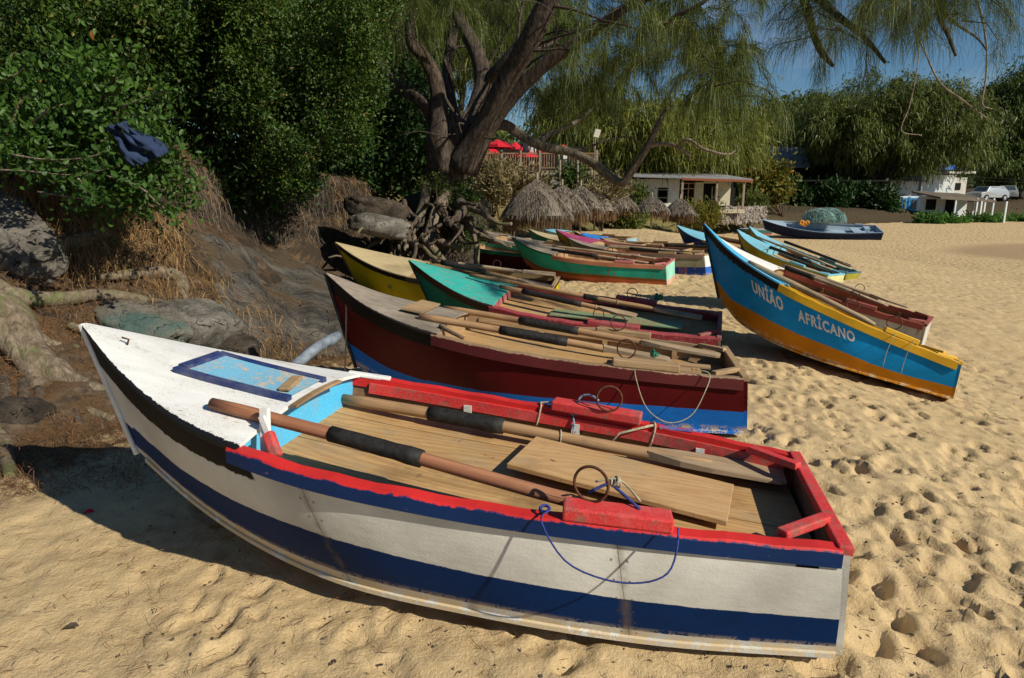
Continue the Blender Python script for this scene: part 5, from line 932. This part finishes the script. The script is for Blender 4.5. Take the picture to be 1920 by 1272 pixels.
for i, px in enumerate([1352, 1375, 1405]): p = (px - 960) / FPX * 42.2; mb = MB(); mb.tube([(p, 42.2, -.1), (p + .02, 42.2, 1.35)], .03, 6); tag(mb.build('fence_stake', M['post_wood']), ['thin stake at the left end of the stone wall', 'thin stake in the middle of the stone wall', 'thin stake at the right end of the stone wall'][i], 'stake', 'stakes in front of the stone wall')
# blue and white shack
sd = 58.0; q_ = lambda px: (px - 960) / FPX * sd; zz_ = lambda py: at(960, py, sd).z; sz = gz(q_(1730), sd)
so = empty('beach_shack', (q_(1735), sd, sz)); tag(so, 'white beach shack with blue window frames and a thatched porch', 'house'); sx_ = q_(1735)
def sb(mb, pa, pb, ya, yb, y=0, dep=.15): xa, xb = q_(pa) - sx_, q_(pb) - sx_; za, zb = zz_(ya) - sz, zz_(yb) - sz; mb.box(((xa + xb) / 2, y + dep / 2, (za + zb) / 2), (abs(xb - xa), dep, abs(zb - za)))
mb = MB(); sb(mb, 1676, 1800, 368, 416, .3, 3); mb.build('wall', M['white_wall'], so)
for a, b in ((1679, 1687), (1694, 1706)):
    mb = MB(); sb(mb, a, b, 371, 396, .18, .1); f_ = mb.build('window', M['blue_trim'], so); mb = MB(); sb(mb, a + 2.5, b - 2.5, 374, 392, .12, .05); mb.build('pane', M['glass'], f_)
mb = MB(); sb(mb, 1724, 1742, 374, 394, .22, .06); mb.build('window', M['darkin'], so); mb = MB(); sb(mb, 1760, 1776, 372, 412, .22, .06); mb.build('door', M['darkin'], so)
for px in (1691.5, 1777): mb = MB(); sb(mb, px - 1, px + 1, 369, 414, .15, .1); mb.build('corner_trim', M['blue_trim'], so)
mb = MB(); z1, z2 = zz_(370) - sz, zz_(358) - sz; xa, xb = q_(1716) - sx_, q_(1815) - sx_; mb.add([(xa, -2.2, z1), (xb, -2.2, z1 - .25), (xb - .4, 2, z2 - .2), (xa, 2, z2), (xa, -2.2, z1 - .15), (xb, -2.2, z1 - .42), (xb - .4, 2, z2 - .35), (xa, 2, z2 - .15)], [(0, 1, 2, 3), (7, 6, 5, 4), (0, 4, 5, 1), (1, 5, 6, 2), (2, 6, 7, 3), (3, 7, 4, 0)]); mb.build('porch_roof', M['thatch_straw'], so)
for px in (1745, 1783, 1797, 1812): mb = MB(); mb.box((q_(px) - sx_, -2.1, z1 / 2 - .1), (.12, .12, z1)); mb.build('porch_post', M['white_wall'], so)
uo = empty('upper_building', ((1738 - 960) / FPX * (sd + 6), sd + 6, sz)); tag(uo, 'white flat roofed block rising behind the blue and white shack', 'building'); mb = MB(); mb.box((0, 1.5, 2.4), (3.2 * 1.0, 3, 2.2)); mb.box((-3.0, 1.7, 2.0), (2.6, 3, 1.9)); mb.build('wall', M['white_wall'], uo); mb = MB(); mb.box((.6, 1.2, 1.32), (3.6, 3.4, .14)); mb.build('roof_slab', M['blue_trim'], uo)
vo = empty('far_villa', (at(1795, 340, 70).x, 70, 1.2)); tag(vo, 'cream building with a blue roof canopy behind the trees on the right', 'building'); mb = MB(); mb.box((0, 1.5, 1.2), (2.0, 3, 2.6)); mb.box((.2, 1.3, 3.0), (2.8, 3.2, .22)); mb.build('wall', M['plaster'], vo); mb = MB(); mb.add([(-1.6, 0, 3.3), (.5, 0, 3.3), (.4, 2, 3.3), (-1.4, 2, 3.3), (-.5, 1, 4.0)], [(0, 1, 4), (1, 2, 4), (2, 3, 4), (3, 0, 4), (3, 2, 1, 0)]); mb.build('canopy', M['blue_roof'], vo)
for px, py, d, lab in ((1800, 352, 70, 0),): mb = MB(); mb.box((-.1, -.03, 1.6), (1.0, .05, .7)); mb.build('window', M['darkin'], vo)
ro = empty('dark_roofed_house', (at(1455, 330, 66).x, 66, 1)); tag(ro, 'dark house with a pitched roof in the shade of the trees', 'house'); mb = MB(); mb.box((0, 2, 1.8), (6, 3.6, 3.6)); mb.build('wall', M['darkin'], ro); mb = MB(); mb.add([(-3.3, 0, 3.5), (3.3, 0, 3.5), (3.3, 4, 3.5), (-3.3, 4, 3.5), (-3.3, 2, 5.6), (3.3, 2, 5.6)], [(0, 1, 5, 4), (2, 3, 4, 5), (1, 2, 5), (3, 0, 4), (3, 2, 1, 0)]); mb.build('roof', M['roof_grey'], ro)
r2 = empty('tin_roofed_shed', (at(1600, 370, 60).x, 60, gz(at(1600, 370, 60).x, 60))); tag(r2, 'dark open shed under the broad trees with a pale back panel', 'shed'); mb = MB(); mb.box((-.3, 3, 1.1), (11, .2, 2.2)); mb.build('back_wall', plain('dark boards', (.06, .045, .035), .9), r2); mb = MB(); mb.box((1.6, 2.8, 1.2), (1.0, .1, .8)); mb.build('pale_panel', M['white_wall'], r2); mb = MB(); mb.box((0, 1.5, 2.3), (12, 4, .1), (.05, 0, 0)); mb.build('roof', M['darkin'], r2)  # near black roof: shade of the tree canopy put into its colour
# rail fence posts at right
for i, (px, d) in enumerate([(1822, 55), (1868, 54), (1808, 57), (1778, 57)]): x = (px - 960) / FPX * d; mb = MB(); mb.box((0, 0, .75), (.12, .12, 1.9)); o = mb.build('fence_post', M['white_wall']); o.location = (x, d, gz(x, d)); tag(o, ['pale fence post in front of the silver car', 'tall pale fence post at the right in the green plants', 'pale fence post just right of the shack porch', 'short pale fence post beside the shack door'][i], 'post', 'pale fence posts beside the shack')
def car(px, py, d, rot, label, body):
    p = at(px, py, d); o = empty('parked_car', (p.x, d, gz(p.x, d)), (0, 0, rot)); tag(o, label, 'car', 'cars parked behind the beach')
    prof = [(-2.1, .35), (-2.1, .85), (-1.35, .98), (-.8, 1.5), (1.3, 1.52), (1.95, 1.02), (2.1, .9), (2.1, .35)]; mb = MB(); n = len(prof); V = []
    for y in (-.85, .85):
        for x, z in prof: V.append((x, y * (.82 if z > 1.2 else 1), z))
    mb.add(V, [tuple(range(n)), tuple(range(2 * n - 1, n - 1, -1))] + [(j, (j + 1) % n, n + (j + 1) % n, n + j)[::-1] for j in range(n)]); mb.build('body', body, o, bevel=.05)
    mb = MB(); mb.add([(-.75, -.80, 1.02), (1.45, -.80, 1.02), (1.15, -.73, 1.42), (-.6, -.73, 1.42)], [(0, 1, 2, 3)]); mb.add([(-.75, .80, 1.02), (1.45, .80, 1.02), (1.15, .73, 1.42), (-.6, .73, 1.42)], [(3, 2, 1, 0)]); mb.add([(-1.3, -.68, 1.04), (-1.3, .68, 1.04), (-.86, .60, 1.45), (-.86, -.60, 1.45)], [(0, 3, 2, 1)]); mb.build('window', M['glass'], o)
    for x in (-1.35, 1.35):
        for y in (-.82, .82): mb = MB(); mb.tube([(x, y - .1, .34), (x, y + .1, .34)], .34, 16); wv = mb.build('wheel', M['tyre'], o); mb = MB(); mb.tube([(x, y - .11, .34), (x, y + .11, .34)], .19, 12); mb.build('rim', M['silver'], wv)
    for y in (-.6, .6): mb = MB(); mb.box((-2.12, y, .72), (.05, .3, .16)); mb.build('headlight', M['plaster'], o)
car(1883, 382, 72, R(60), 'silver hatchback parked among the trees near the right edge', M['silver']); car(1848, 390, 70, R(20), 'grey car half hidden behind the second fence post', M['silver']); car(1916, 380, 76, R(75), 'white car cut off by the right edge of the picture', M['carwhite'])
# grey blue boat with nets, far beach
M['gb'] = paint('grey blue paint', (.26, .36, .46), .3); M['gbd'] = paint('dark blue paint', (.015, .022, .06), .2)
arr = list(CAN); p = at(1640, 430, 41.5); arr[0:7] = [p.x - .05, 41.0, gz(p.x, 41.5), R(172), R(1), R(-15), 7.0]; arr[8:14] = [.75, .9, 1.0, .95, .75, .42]; arr[14:21] = [.62, .60, .60, .66, .76, .88, 1.05]; arr[21:27] = [.55, .70, .75, .68, .5, .25]; arr[27:34] = [0, 0, 0, .02, .08, .2, .42]
cg = cfg(hullmat('navy black hull', [(0, (.012, .018, .05)), (.1, (.014, .02, .055))], wear=.1), gunmat('grey rail', (.20, .26, .32), (.02, .03, .08), .2), M['gb'], M['gb'], M['gb'], M['gb'], M['gb'], M['gb'], td=.80, floor=.34, gw=.09, transom=hullmat('blue white transom', [(0, (.10, .16, .45)), (.7, (.4, .45, .55))]))
bg_, hg = boat(arr, 'large grey blue open boat heaped with pale fishing net at the back of the beach', cg, 0)
mb = MB(); mb.box((1.2, .0, .45), (.7, 1.3, .05)); mb.box((.7, -.2, .48), (.3, .5, .3)); mb.build('seat', M['gb'], bg_); mb = MB(); mb.beam((4.2, -.6, .40), (4.6, .5, .95), .14, .04); mb.build('plank', M['white_wall'], bg_)
c0 = np.array(at(1546, 412, 41.35)); rr = np.random.default_rng(8); n = 9000; d = unit(rr.normal(size=(n, 3))); d[:, 2] = np.abs(d[:, 2]); Pn = c0 + d * [1.25, .62, .68] * rr.uniform(.55, 1.03, (n, 1)) * (1 + .12 * np.sin(d[:, :1] * 7 + d[:, 1:2] * 5)); V, F = strands(Pn, unit(np.cross(d, rr.normal(size=(n, 3)))), .35, .012, 2, .2)
o = npmesh('fishing_net', V, F, M['net']); tag(o, 'heaped pale green fishing net piled in the middle of the grey blue boat', 'fishing net')
bpy.context.view_layer.update()
mb = MB()
for k in range(3): c = np.array(at(1503 + k * 5, 418 + (k % 2) * 2, 40.7)); mb.torus(tuple(c), .10, .07, (.2, 1, .3 * k), 14, 8)
tag(mb.build('orange_float', plain('orange float', (.5, .22, .03), .6)), 'small cluster of orange floats beside the net in the grey blue boat', 'net floats')
arr = list(CAN); p = at(1444, 419, 44); arr[0:7] = [p.x, 44, gz(p.x, 44), R(178), 0, 0, 2.0]; arr[14:21] = [.34] * 7; boat(arr, 'tiny green and pink punt at the foot of the stone wall', cfg(hullmat('punt hull', [(0, (.45, .10, .12)), (.4, (.06, .25, .22))], wear=.1), gunmat('punt rail', (.5, .5, .45), (.4, .4, .4)), M['gb'], M['gb'], M['gb'], M['gb'], M['gb'], M['wood']), 0)
# power line
for i, (ya, yb) in enumerate(((330, 334), (336, 339))): mb = MB(); a, b = at(1800, ya, 64), at(2050, yb, 64); mb.tube(crv([a, (a + b) / 2 - Vector((0, 0, .25)), b], 12), .015, 4); tag(mb.build('power_cable', M['rubber']), ['upper overhead cable in front of the dark trees', 'lower overhead cable in front of the dark trees'][i], 'cable', 'overhead cables')
# ------------------------------------------------------------------ bank: roots, rocks, dry grass, litter
def G3(px, py, up=0.0, y0=2.5): p = onground(px, py, y0); return Vector((p.x, p.y, p.z + up))
def rock(label, c, dims, rot, seed, mat, sub=4, name='rock', rough=.16):
    bm = bmesh.new(); bmesh.ops.create_icosphere(bm, subdivisions=sub, radius=1); q = Euler(rot).to_matrix(); P = np.array([tuple(v.co) for v in bm.verts])
    k = 1 + rough * 1.5 * fbm(P[:, 0] * 1.1 + seed, P[:, 1] * 1.1, P[:, 2] * 1.1, seed, 3) + rough * .5 * fbm(P[:, 0] * 5, P[:, 1] * 5 + seed, P[:, 2] * 5, seed, 3); rg = 1 - np.abs(fbm(P[:, 0] * 2.3 + seed, P[:, 1] * 2.3, P[:, 2] * 2.3, seed + 9, 4)) * 2; k = k - rough * .55 * np.clip(rg, 0, 1) ** 5; P = np.sign(P) * np.abs(P) ** .68 * k[:, None]
    for v, p in zip(bm.verts, P): v.co = q @ Vector((p[0] * dims[0], p[1] * dims[1], p[2] * dims[2]))
    me = bpy.data.meshes.new(name); bm.to_mesh(me); bm.free(); me.polygons.foreach_set('use_smooth', [True] * len(me.polygons)); me.materials.append(mat); o = link(bpy.data.objects.new(name, me)); o.location = c; return tag(o, label, 'rock', 'rocks in the root bank')
def rockmat(name, c1, c2, tint=None, sx=1):
    n = N(name); c = n.co(scale=(sx, 1, 1)); a = n.noise(c, 3, 7, .65, .5); b = n.noise(c, 22, 6, .75); col = n.mix(n.ramp(a, .38, .64), c1, c2); col = n.mix(n.ramp(b, .55, .72), col, sc3(c2, 1.25)); col = n.mix(n.ramp(b, .42, .30), col, sc3(c1, .5))
    if tint: col = n.mix(n.ramp(n.noise(n.co(), 1.8, 3), .46, .60), col, tint)
    vo = n.n('TexVoronoi', feature='DISTANCE_TO_EDGE'); dv = n.n('VectorMath', operation='ADD'); n.put(dv.inputs[0], n.co(scale=(2.2 * sx, 3.2, 3.2))); nn_ = n.n('TexNoise'); nn_.inputs['Scale'].default_value = 4; n.put(dv.inputs[1], nn_.outputs[1]); n.put(vo.inputs[0], dv.outputs[0]); vo.inputs['Scale'].default_value = 1.4
    ck = n.ramp(vo.outputs['Distance'], .012, .0); col = n.mix(n.math('MULTIPLY', ck, .8), col, (.012, .010, .008))
    return n.fin(col, .9, n.math('SUBTRACT', n.math('ADD', a, n.math('MULTIPLY', b, .7)), n.math('MULTIPLY', ck, .8)), 1.0, .05)
M['rk_slab'] = rockmat('grey slab rock', (.035, .032, .028), (.15, .135, .112), (.085, .06, .035), .5); M['rk_grey'] = rockmat('grey rock', (.085, .078, .065), (.24, .22, .19)); M['rk_teal'] = rockmat('rock draped with teal net', (.13, .115, .09), (.26, .23, .19), (.085, .135, .12)); M['rk_dark'] = rockmat('dark rock', (.030, .024, .018), (.10, .078, .058))
def slab():   # long smooth face that follows the bank
    n, m = 46, 26; V = []
    top = [(330, 430), (430, 452), (530, 480), (640, 520), (700, 540)]; bot = [(420, 660), (470, 668), (560, 676), (640, 668), (690, 640)]
    for i in range(n):
        u = i / (n - 1) * 4; k = min(int(u), 3); f = u - k; a = np.array(top[k]) * (1 - f) + np.array(top[k + 1]) * f; b = np.array(bot[k]) * (1 - f) + np.array(bot[k + 1]) * f
        A_, B_ = G3(*a, y0=3.8), G3(*b, y0=3.8)
        for j in range(m):
            v = j / (m - 1); p = A_.lerp(B_, v); e = min(1, 6 * min(v, 1 - v, i / n + .02, 1 - i / n)); p.z += .16 * e + .05 * float(fbm(p.x * 2 + p.y * 1.5, p.y * .8, 0, 8, 4)) + .02 * math.sin(i * .9 + v * 2) ; p.y -= .10 * e; V.append(p)
    V = np.array([tuple(v) for v in V]); idx = np.arange(n * m).reshape(n, m); F = np.stack([idx[:-1, :-1].ravel(), idx[:-1, 1:].ravel(), idx[1:, 1:].ravel(), idx[1:, :-1].ravel()], 1)
    c = V.mean(0); o = npmesh('rock_slab', V - c, F, M['rk_slab'], smooth=True); o.location = c; s_ = o.modifiers.new('thick', 'SOLIDIFY'); s_.thickness = .3; s_.offset = -1; tag(o, 'long smooth grey slab slanting down behind the bows of the white and maroon boats', 'rock')
slab()
rock('rounded rock with a teal net tint just behind the bow of the white boat', G3(265, 615, .05), (.50, .26, .12), (.1, .28, -.35), 3, M['rk_teal']); rock('brown grey boulder between the white boat foredeck and the slab', G3(365, 618, .02), (.40, .34, .20), (0, .3, -.3), 4, M['rk_grey'])
rock('dark boulder below the rounded brown one', G3(430, 660, .0), (.30, .22, .16), (0, .1, .2), 5, M['rk_dark']); rock('pale grey smooth rock among the roots above the yellow boat', at(712, 425, 10.6), (.50, .25, .17), (0, .18, -.1), 6, M['rk_grey']); rock('dark flat rock at the top of the roots above the yellow boat', at(705, 392, 10.9), (.50, .3, .20), (0, .15, .1), 7, M['rk_dark'])
rock('large rough grey rock cut off by the left edge', G3(30, 455, .04), (.62, .26, .22), (.1, .50, -.55), 8, M['rk_grey'], 5); rock('small dark rock under the large root at the left edge', G3(25, 790, .0), (.22, .2, .16), (0, 0, 0), 9, M['rk_dark'])
def root(label, pts, rad, mat='root', group='thick roots on the left bank', wob=.08, lift=.4, n=12):
    """pts are picture points on the bank; the root lies on it"""
    P = []
    for i, q in enumerate(pts):
        up = q[2] if len(q) > 2 else rad[min(i, len(rad) - 1)] * lift; P.append(G3(q[0], q[1], up))
    q = crv(P, len(P) * 7); rr = np.interp(np.linspace(0, 1, len(q)), np.linspace(0, 1, len(rad)), rad); o = empty('tree_root', P[0]); o2 = None
    mb = MB(); mb.tube([p - P[0] for p in q], [r * (1 + .22 * float(fbm(i * .31, rad[0] * 50, 0, 3, 3))) for i, r in enumerate(rr)], n, wob=wob); mm = mb.build('root_body', M[mat], o, smooth=True, sub=1); bpy.data.objects.remove(o)
    mm.name = 'tree_root'; mm.location = P[0]; return tag(mm, label, 'root', group)
root('thickest pale root running from the left edge to the white bow', [(-60, 560), (20, 610), (60, 680), (120, 720), (180, 745), (235, 752)], [.16, .15, .13, .10, .075, .05]); root('long wavy root crossing the bank from the left edge to the rocks', [(-40, 540), (40, 570), (120, 568), (190, 560), (250, 566), (310, 575)], [.10, .085, .06, .055, .05, .03])
root('bent root ending in a knee that drops into the dark hollow', [(185, 528), (230, 522), (290, 516), (335, 528), (345, 560), (350, 600)], [.025, .05, .06, .075, .05, .03]); root('mossy root high on the bank under the dry grass', [(60, 470), (120, 470), (170, 450), (215, 442)], [.09, .08, .06, .04]); root('thin bare root under the large grey rock', [(-10, 498), (60, 508), (130, 518)], [.03, .028, .02])
root('short root above the bow of the white boat', [(40, 618), (90, 650), (150, 660)], [.06, .05, .03]); root('root diving under the white boat bow from the shaded hollow', [(95, 770), (150, 775), (215, 790)], [.05, .045, .03]); root('pale stub of root at the lower left edge', [(-10, 800), (10, 850), (20, 900)], [.06, .05, .03])
root('stout root rising at the left edge', [(-40, 640), (10, 640), (60, 700), (80, 740)], [.14, .13, .09, .06]); root('thin root beside the rounded rock', [(130, 615), (180, 640), (210, 660)], [.035, .03, .015])
for i, (x0, x1) in enumerate([(10, 5), (45, 50), (75, 85), (105, 110), (130, 150)]): root('%s hanging root in the dark hollow at the left edge' % ['leftmost', 'second from left', 'middle', 'fourth from left', 'rightmost'][i], [(x0, 715 + i * 6, .03), (x0 + 2, 750 + i * 5, .04), (x1, 790 + i * 3, .01)], [.035, .04, .02], 'root_dark', 'hanging roots in the left hollow')
# eroded root stump
rs = np.random.default_rng(12); st = empty('root_stump', G3(800, 470, 0, 6)); tag(st, 'tangled mass of exposed pale roots under the big tree beside the yellow boat', 'tree stump'); c_ = at(800, 400, 11.2) - st.location
for i in range(36):
    a = rs.uniform(0, 1); x0 = rs.uniform(750, 865); y0 = 395 + rs.uniform(-20, 40); P = [at(x0, y0, 11.4 + rs.uniform(-.2, .5))]; x, y = x0, y0; dx = rs.normal() * 15 + (x0 - 800) * .10
    for k in range(4): x += dx * rs.uniform(.4, 1.4) + rs.normal() * 9; y += rs.uniform(-4, 34); P.append(at(x, y, 11.2 - .28 * k + rs.uniform(-.15, .15)))
    q = crv([p - st.location for p in P], 16); q = [v + Vector(tuple(rs.normal(size=3) * .012)) for v in q]; r0 = .018 + .075 * rs.random() ** 2; mb = MB(); mb.tube(q, list(np.linspace(r0, r0 * .3, len(q)) * (1 + .25 * np.sin(np.arange(len(q)) * 1.3 + i))), 8, wob=.16); mb.build('root', M['root'] if i % 4 == 0 else M['root_dark'], st, smooth=True)
for P, r0 in (([(855, 405, 11.6), (880, 425, 11.2), (893, 455, 11.0), (893, 500, 10.9)], .07), ([(790, 440, 10.9), (815, 470, 10.7), (835, 495, 10.5), (842, 500, 10.4)], .075), ([(820, 450, 10.9), (850, 462, 10.8), (868, 470, 10.7)], .06), ([(800, 345, 12), (795, 380, 11.6), (780, 420, 11.2), (760, 450, 11)], .10), ([(845, 350, 12), (825, 385, 11.6), (812, 420, 11.2), (800, 460, 10.9)], .14)):
    q = crv([at(*p) - st.location for p in P], 20); mb = MB(); mb.tube(q, list(np.linspace(r0, r0 * .7, len(q))), 10, wob=.08); mb.build('root', M['root'], st, smooth=True, sub=1)
rock('dark hollow mass of earth behind the tangled roots', at(805, 465, 12.0), (.95, .5, .62), (0, 0, .2), 15, M['rk_dark']); rock('earth bank under the big tree trunk', at(840, 405, 12.9), (.8, .5, .5), (0, 0, .2), 16, M['rk_dark'])
# fine hanging roots and dry grass, as masses
M['fiber'] = leafmat('fine hanging roots', (.022, .016, .012), (.12, .095, .07), .05); M['straw'] = leafmat('dry grass', (.16, .09, .035), (.40, .26, .11), .15); M['litterm'] = leafmat('fallen needles', (.09, .045, .02), (.26, .135, .06), .1)
def onbank(px, py, y0=3.8): return np.array([tuple(onground(a, b, y0, 60)) for a, b in zip(px, py)])
n = 2600; px = rs.uniform(340, 690, n); py = 330 + (px - 340) * .11 + rs.uniform(-25, 95, n) * (1 - .3 * (px < 400)); P = onbank(px, py); P += rs.normal(size=P.shape) * [.05, .05, .05] + [0, -.06, .03]; P = np.repeat(P, 3, 0) + rs.normal(size=(n * 3, 3)) * .04; D = rs.normal(size=P.shape) * [.5, .3, .3] + [.25, -.5, -.7]; V, F = strands(P, D, .34, .0035, 9, 1.0); tag(npmesh('hanging_rootlets', V, F, M['fiber']), 'curtain of fine dark roots hanging over the slab', 'rootlets', None, 'stuff')
def straw(n, fx, seed, L=.28, mat='straw', w=.0025, down=(.5, -.7, -.5), up=.05, y0=3.8, rep=4):
    r = np.random.default_rng(seed); px, py = fx(r, n); P = onbank(px, py, y0); P = np.repeat(P, rep, 0) + r.normal(size=(n * rep, 3)) * .05 + [0, 0, up]; D = r.normal(size=P.shape) * .55 + down; return strands(P, D, L, w, seed, .5)
def two(*g): return tuple(np.concatenate([x[i] for x in g]) for i in (0, 1))
parts = [straw(620, lambda r, n: (r.uniform(0, 240, n), r.uniform(325, 430, n)), 1, .34), straw(520, lambda r, n: (r.uniform(120, 350, n), r.uniform(400, 510, n)), 2, .34), straw(160, lambda r, n: (r.uniform(330, 440, n), r.uniform(300, 380, n)), 3, .25, w=.003), straw(330, lambda r, n: (r.uniform(270, 420, n), r.uniform(520, 640, n)), 4, .26, w=.0022), straw(220, lambda r, n: (r.uniform(620, 760, n), r.uniform(330, 420, n)), 5, .40, w=.004, y0=6), straw(260, lambda r, n: (r.uniform(430, 620, n), r.uniform(590, 680, n)), 6, .2, w=.002), straw(220, lambda r, n: (r.uniform(890, 960, n), r.uniform(330, 420, n)), 7, .35, w=.008, y0=15)]
VV_ = []; FF_ = []; o_ = 0
for V, F in parts: VV_.append(V); FF_.append(F + o_); o_ += len(V)
tag(npmesh('dry_grass', np.concatenate(VV_), np.concatenate(FF_), M['straw']), 'straw coloured dry grass tufts on the bank', 'dry grass', None, 'stuff')
parts = [straw(4200, lambda r, n: (r.uniform(-20, 420, n), r.uniform(340, 930, n)), 11, .13, w=.0018, down=(0, 0, .05), up=.012, y0=2.6, rep=4), straw(1500, lambda r, n: (r.uniform(330, 860, n), r.uniform(300, 420, n)), 12, .16, w=.003, down=(0, 0, 0), up=.02, rep=3, y0=5), straw(1100, lambda r, n: (r.uniform(380, 640, n), r.uniform(560, 690, n)), 13, .12, w=.0018, down=(0, 0, 0), up=.02, rep=4)]
r = np.random.default_rng(15); n = 5200; yy = 1.35 + 3.2 * r.random(n) ** 1.6; xx = r.uniform(-1.0, .9, n) * yy * 1.0; keep = r.random(n) < np.clip(1.15 - (xx + 1.6) * .28, .12, 1); xx, yy = xx[keep], yy[keep]; P = np.stack([xx, yy, H0(xx, yy) + .012], 1); V, F = strands(P, r.normal(size=P.shape) * [1, 1, .06], .085, .0010, 5, .12); parts.append((V, F))
VV_ = []; FF_ = []; o_ = 0
for V, F in parts: VV_.append(V); FF_.append(F + o_); o_ += len(V)
tag(npmesh('needle_litter', np.concatenate(VV_), np.concatenate(FF_), M['litterm']), 'brown fallen casuarina needles and twigs on the bank and sand', 'litter', None, 'stuff')
r = np.random.default_rng(25); n = 2600; yy = 1.3 + 14 * r.random(n) ** 1.5; xx = r.uniform(-.55, .9, n) * (yy + .5); P = np.stack([xx, yy, H0(xx, yy) + .008], 1); V, F = leaves(P, r.normal(size=P.shape) * [1, 1, .15] + [0, 0, .08], .022, .010, 6, .3); tag(npmesh('beach_debris', V, F, M['fiber']), 'tiny dark seeds and leaf scraps scattered over the sand', 'debris', None, 'stuff')
# blue cloth in the bush
def cloth(name, label, cat, c, w_, h_, rot, mat, seed, amp=.06, n=22):
    V = []; 
    for i in range(n):
        for j in range(n):
            u, v = i / (n - 1) - .5, j / (n - 1) - .5; wz = 1 + .35 * math.sin(v * 5 + seed); V.append((u * w_ * wz, amp * float(fbm(u * 5 + seed, v * 2.2, 0, seed, 3)) * 2, v * h_ + .12 * w_ * math.sin(u * 4 + seed)))
    idx = np.arange(n * n).reshape(n, n); F = np.stack([idx[:-1, :-1].ravel(), idx[:-1, 1:].ravel(), idx[1:, 1:].ravel(), idx[1:, :-1].ravel()], 1); o = npmesh(name, V, F, mat, smooth=True); o.location = c; o.rotation_euler = rot; s_ = o.modifiers.new('thick', 'SOLIDIFY'); s_.thickness = .006; return tag(o, label, cat)
cloth('hanging_cloth', 'dusty blue cloth caught in the branches of the left bushes', 'cloth', at(252, 268, 5.2), .20, .34, (.1, -.75, .3), plain('dusty blue cloth', (.02, .035, .08), .95, 0, .3, 8), 3, .10)
o = cloth('crumpled_sheet', 'crumpled pinkish white sheet lying between the white and maroon boats', 'sheet', G3(668, 700, .28, 3.0) if 0 else Vector((-.95, 3.62, .34)), .75, .5, (R(75), 0, .2), plain('pink white sheet', (.45, .33, .32), .8, 0, .4, 5), 6, .13)
o = cloth('crumpled_sack', 'beige crumpled sack beside the white foredeck edge', 'sack', Vector((-1.25, 3.72, .50)), .3, .25, (R(60), 0, .2), plain('beige sack', (.36, .31, .22), .9), 8, .12)
mb = MB(); mb.tube(crv([at(548, 690, 4.15), at(590, 655, 4.35), at(615, 640, 4.5)], 8), .036, 14, wob=.05); mb.tube([at(614, 641, 4.49), at(634, 630, 4.6)], [.041, .036], 14); tag(mb.build('roll_of_plastic', plain('grey blue plastic', (.17, .20, .24), .6, 0, .4, 14), smooth=True), 'grey blue rolled plastic tube behind the white boat by the maroon bow', 'tube')
# mooring bits
mb = MB(); mb.tube(crv([b2.location + Vector((-2.95, .45, .85)), b2.location + Vector((-2.98, .45, .4)), b2.location + Vector((-3.0, .4, .05))], 10), .006, 5); tag(mb.build('bow_rope', M['rope']), 'thin rope dropping from the maroon bow to the litter', 'rope')
# tarpaulin on the dark boat
n = 18; V = []
for i in range(n):
    for j in range(n):
        t = .70 + .22 * i / (n - 1) - .12 * (i == 0) * 0; a = -1.05 + 2.1 * j / (n - 1); s_ = h15.S(min(t, .985)); V.append((s_.x, s_.y * a, s_.z + .035 + .06 * min(1, s_.y / .5) * max(0, 1 - a * a) + .02 * float(fbm(i * .5, j * .5, 0, 3, 2)) - (.06 if abs(a) > 1 else 0)))
idx = np.arange(n * n).reshape(n, n); F = np.stack([idx[:-1, :-1].ravel(), idx[1:, :-1].ravel(), idx[1:, 1:].ravel(), idx[:-1, 1:].ravel()], 1); o = npmesh('tarpaulin', V, F, plain('bright blue tarpaulin', (.03, .20, .60), .5), smooth=True); bpy.context.view_layer.update(); o.matrix_world = r15.matrix_world; s_ = o.modifiers.new('thick', 'SOLIDIFY'); s_.thickness = .008; tag(o, 'bright blue sheet draped over the foredeck of the dark boat in the back row', 'tarpaulin')
# fallen leaves on the sand
for i, (px, py, lab) in enumerate([(118, 1188, 'curled brown pod in the lower left corner of the sand'), (155, 900 + 70, 'small reddish leaf on the sand left of the shadow edge')]):
    p = onground(px, py, 1.2); V, F = leaves(np.array([[p.x, p.y, p.z + .015]]), np.array([[1., .2, .05]]), .09, .03, 4, .5); o = npmesh('fallen_leaf', V, F, M['fiber'] if i == 0 else M['red_cloth']); tag(o, lab, 'leaf')
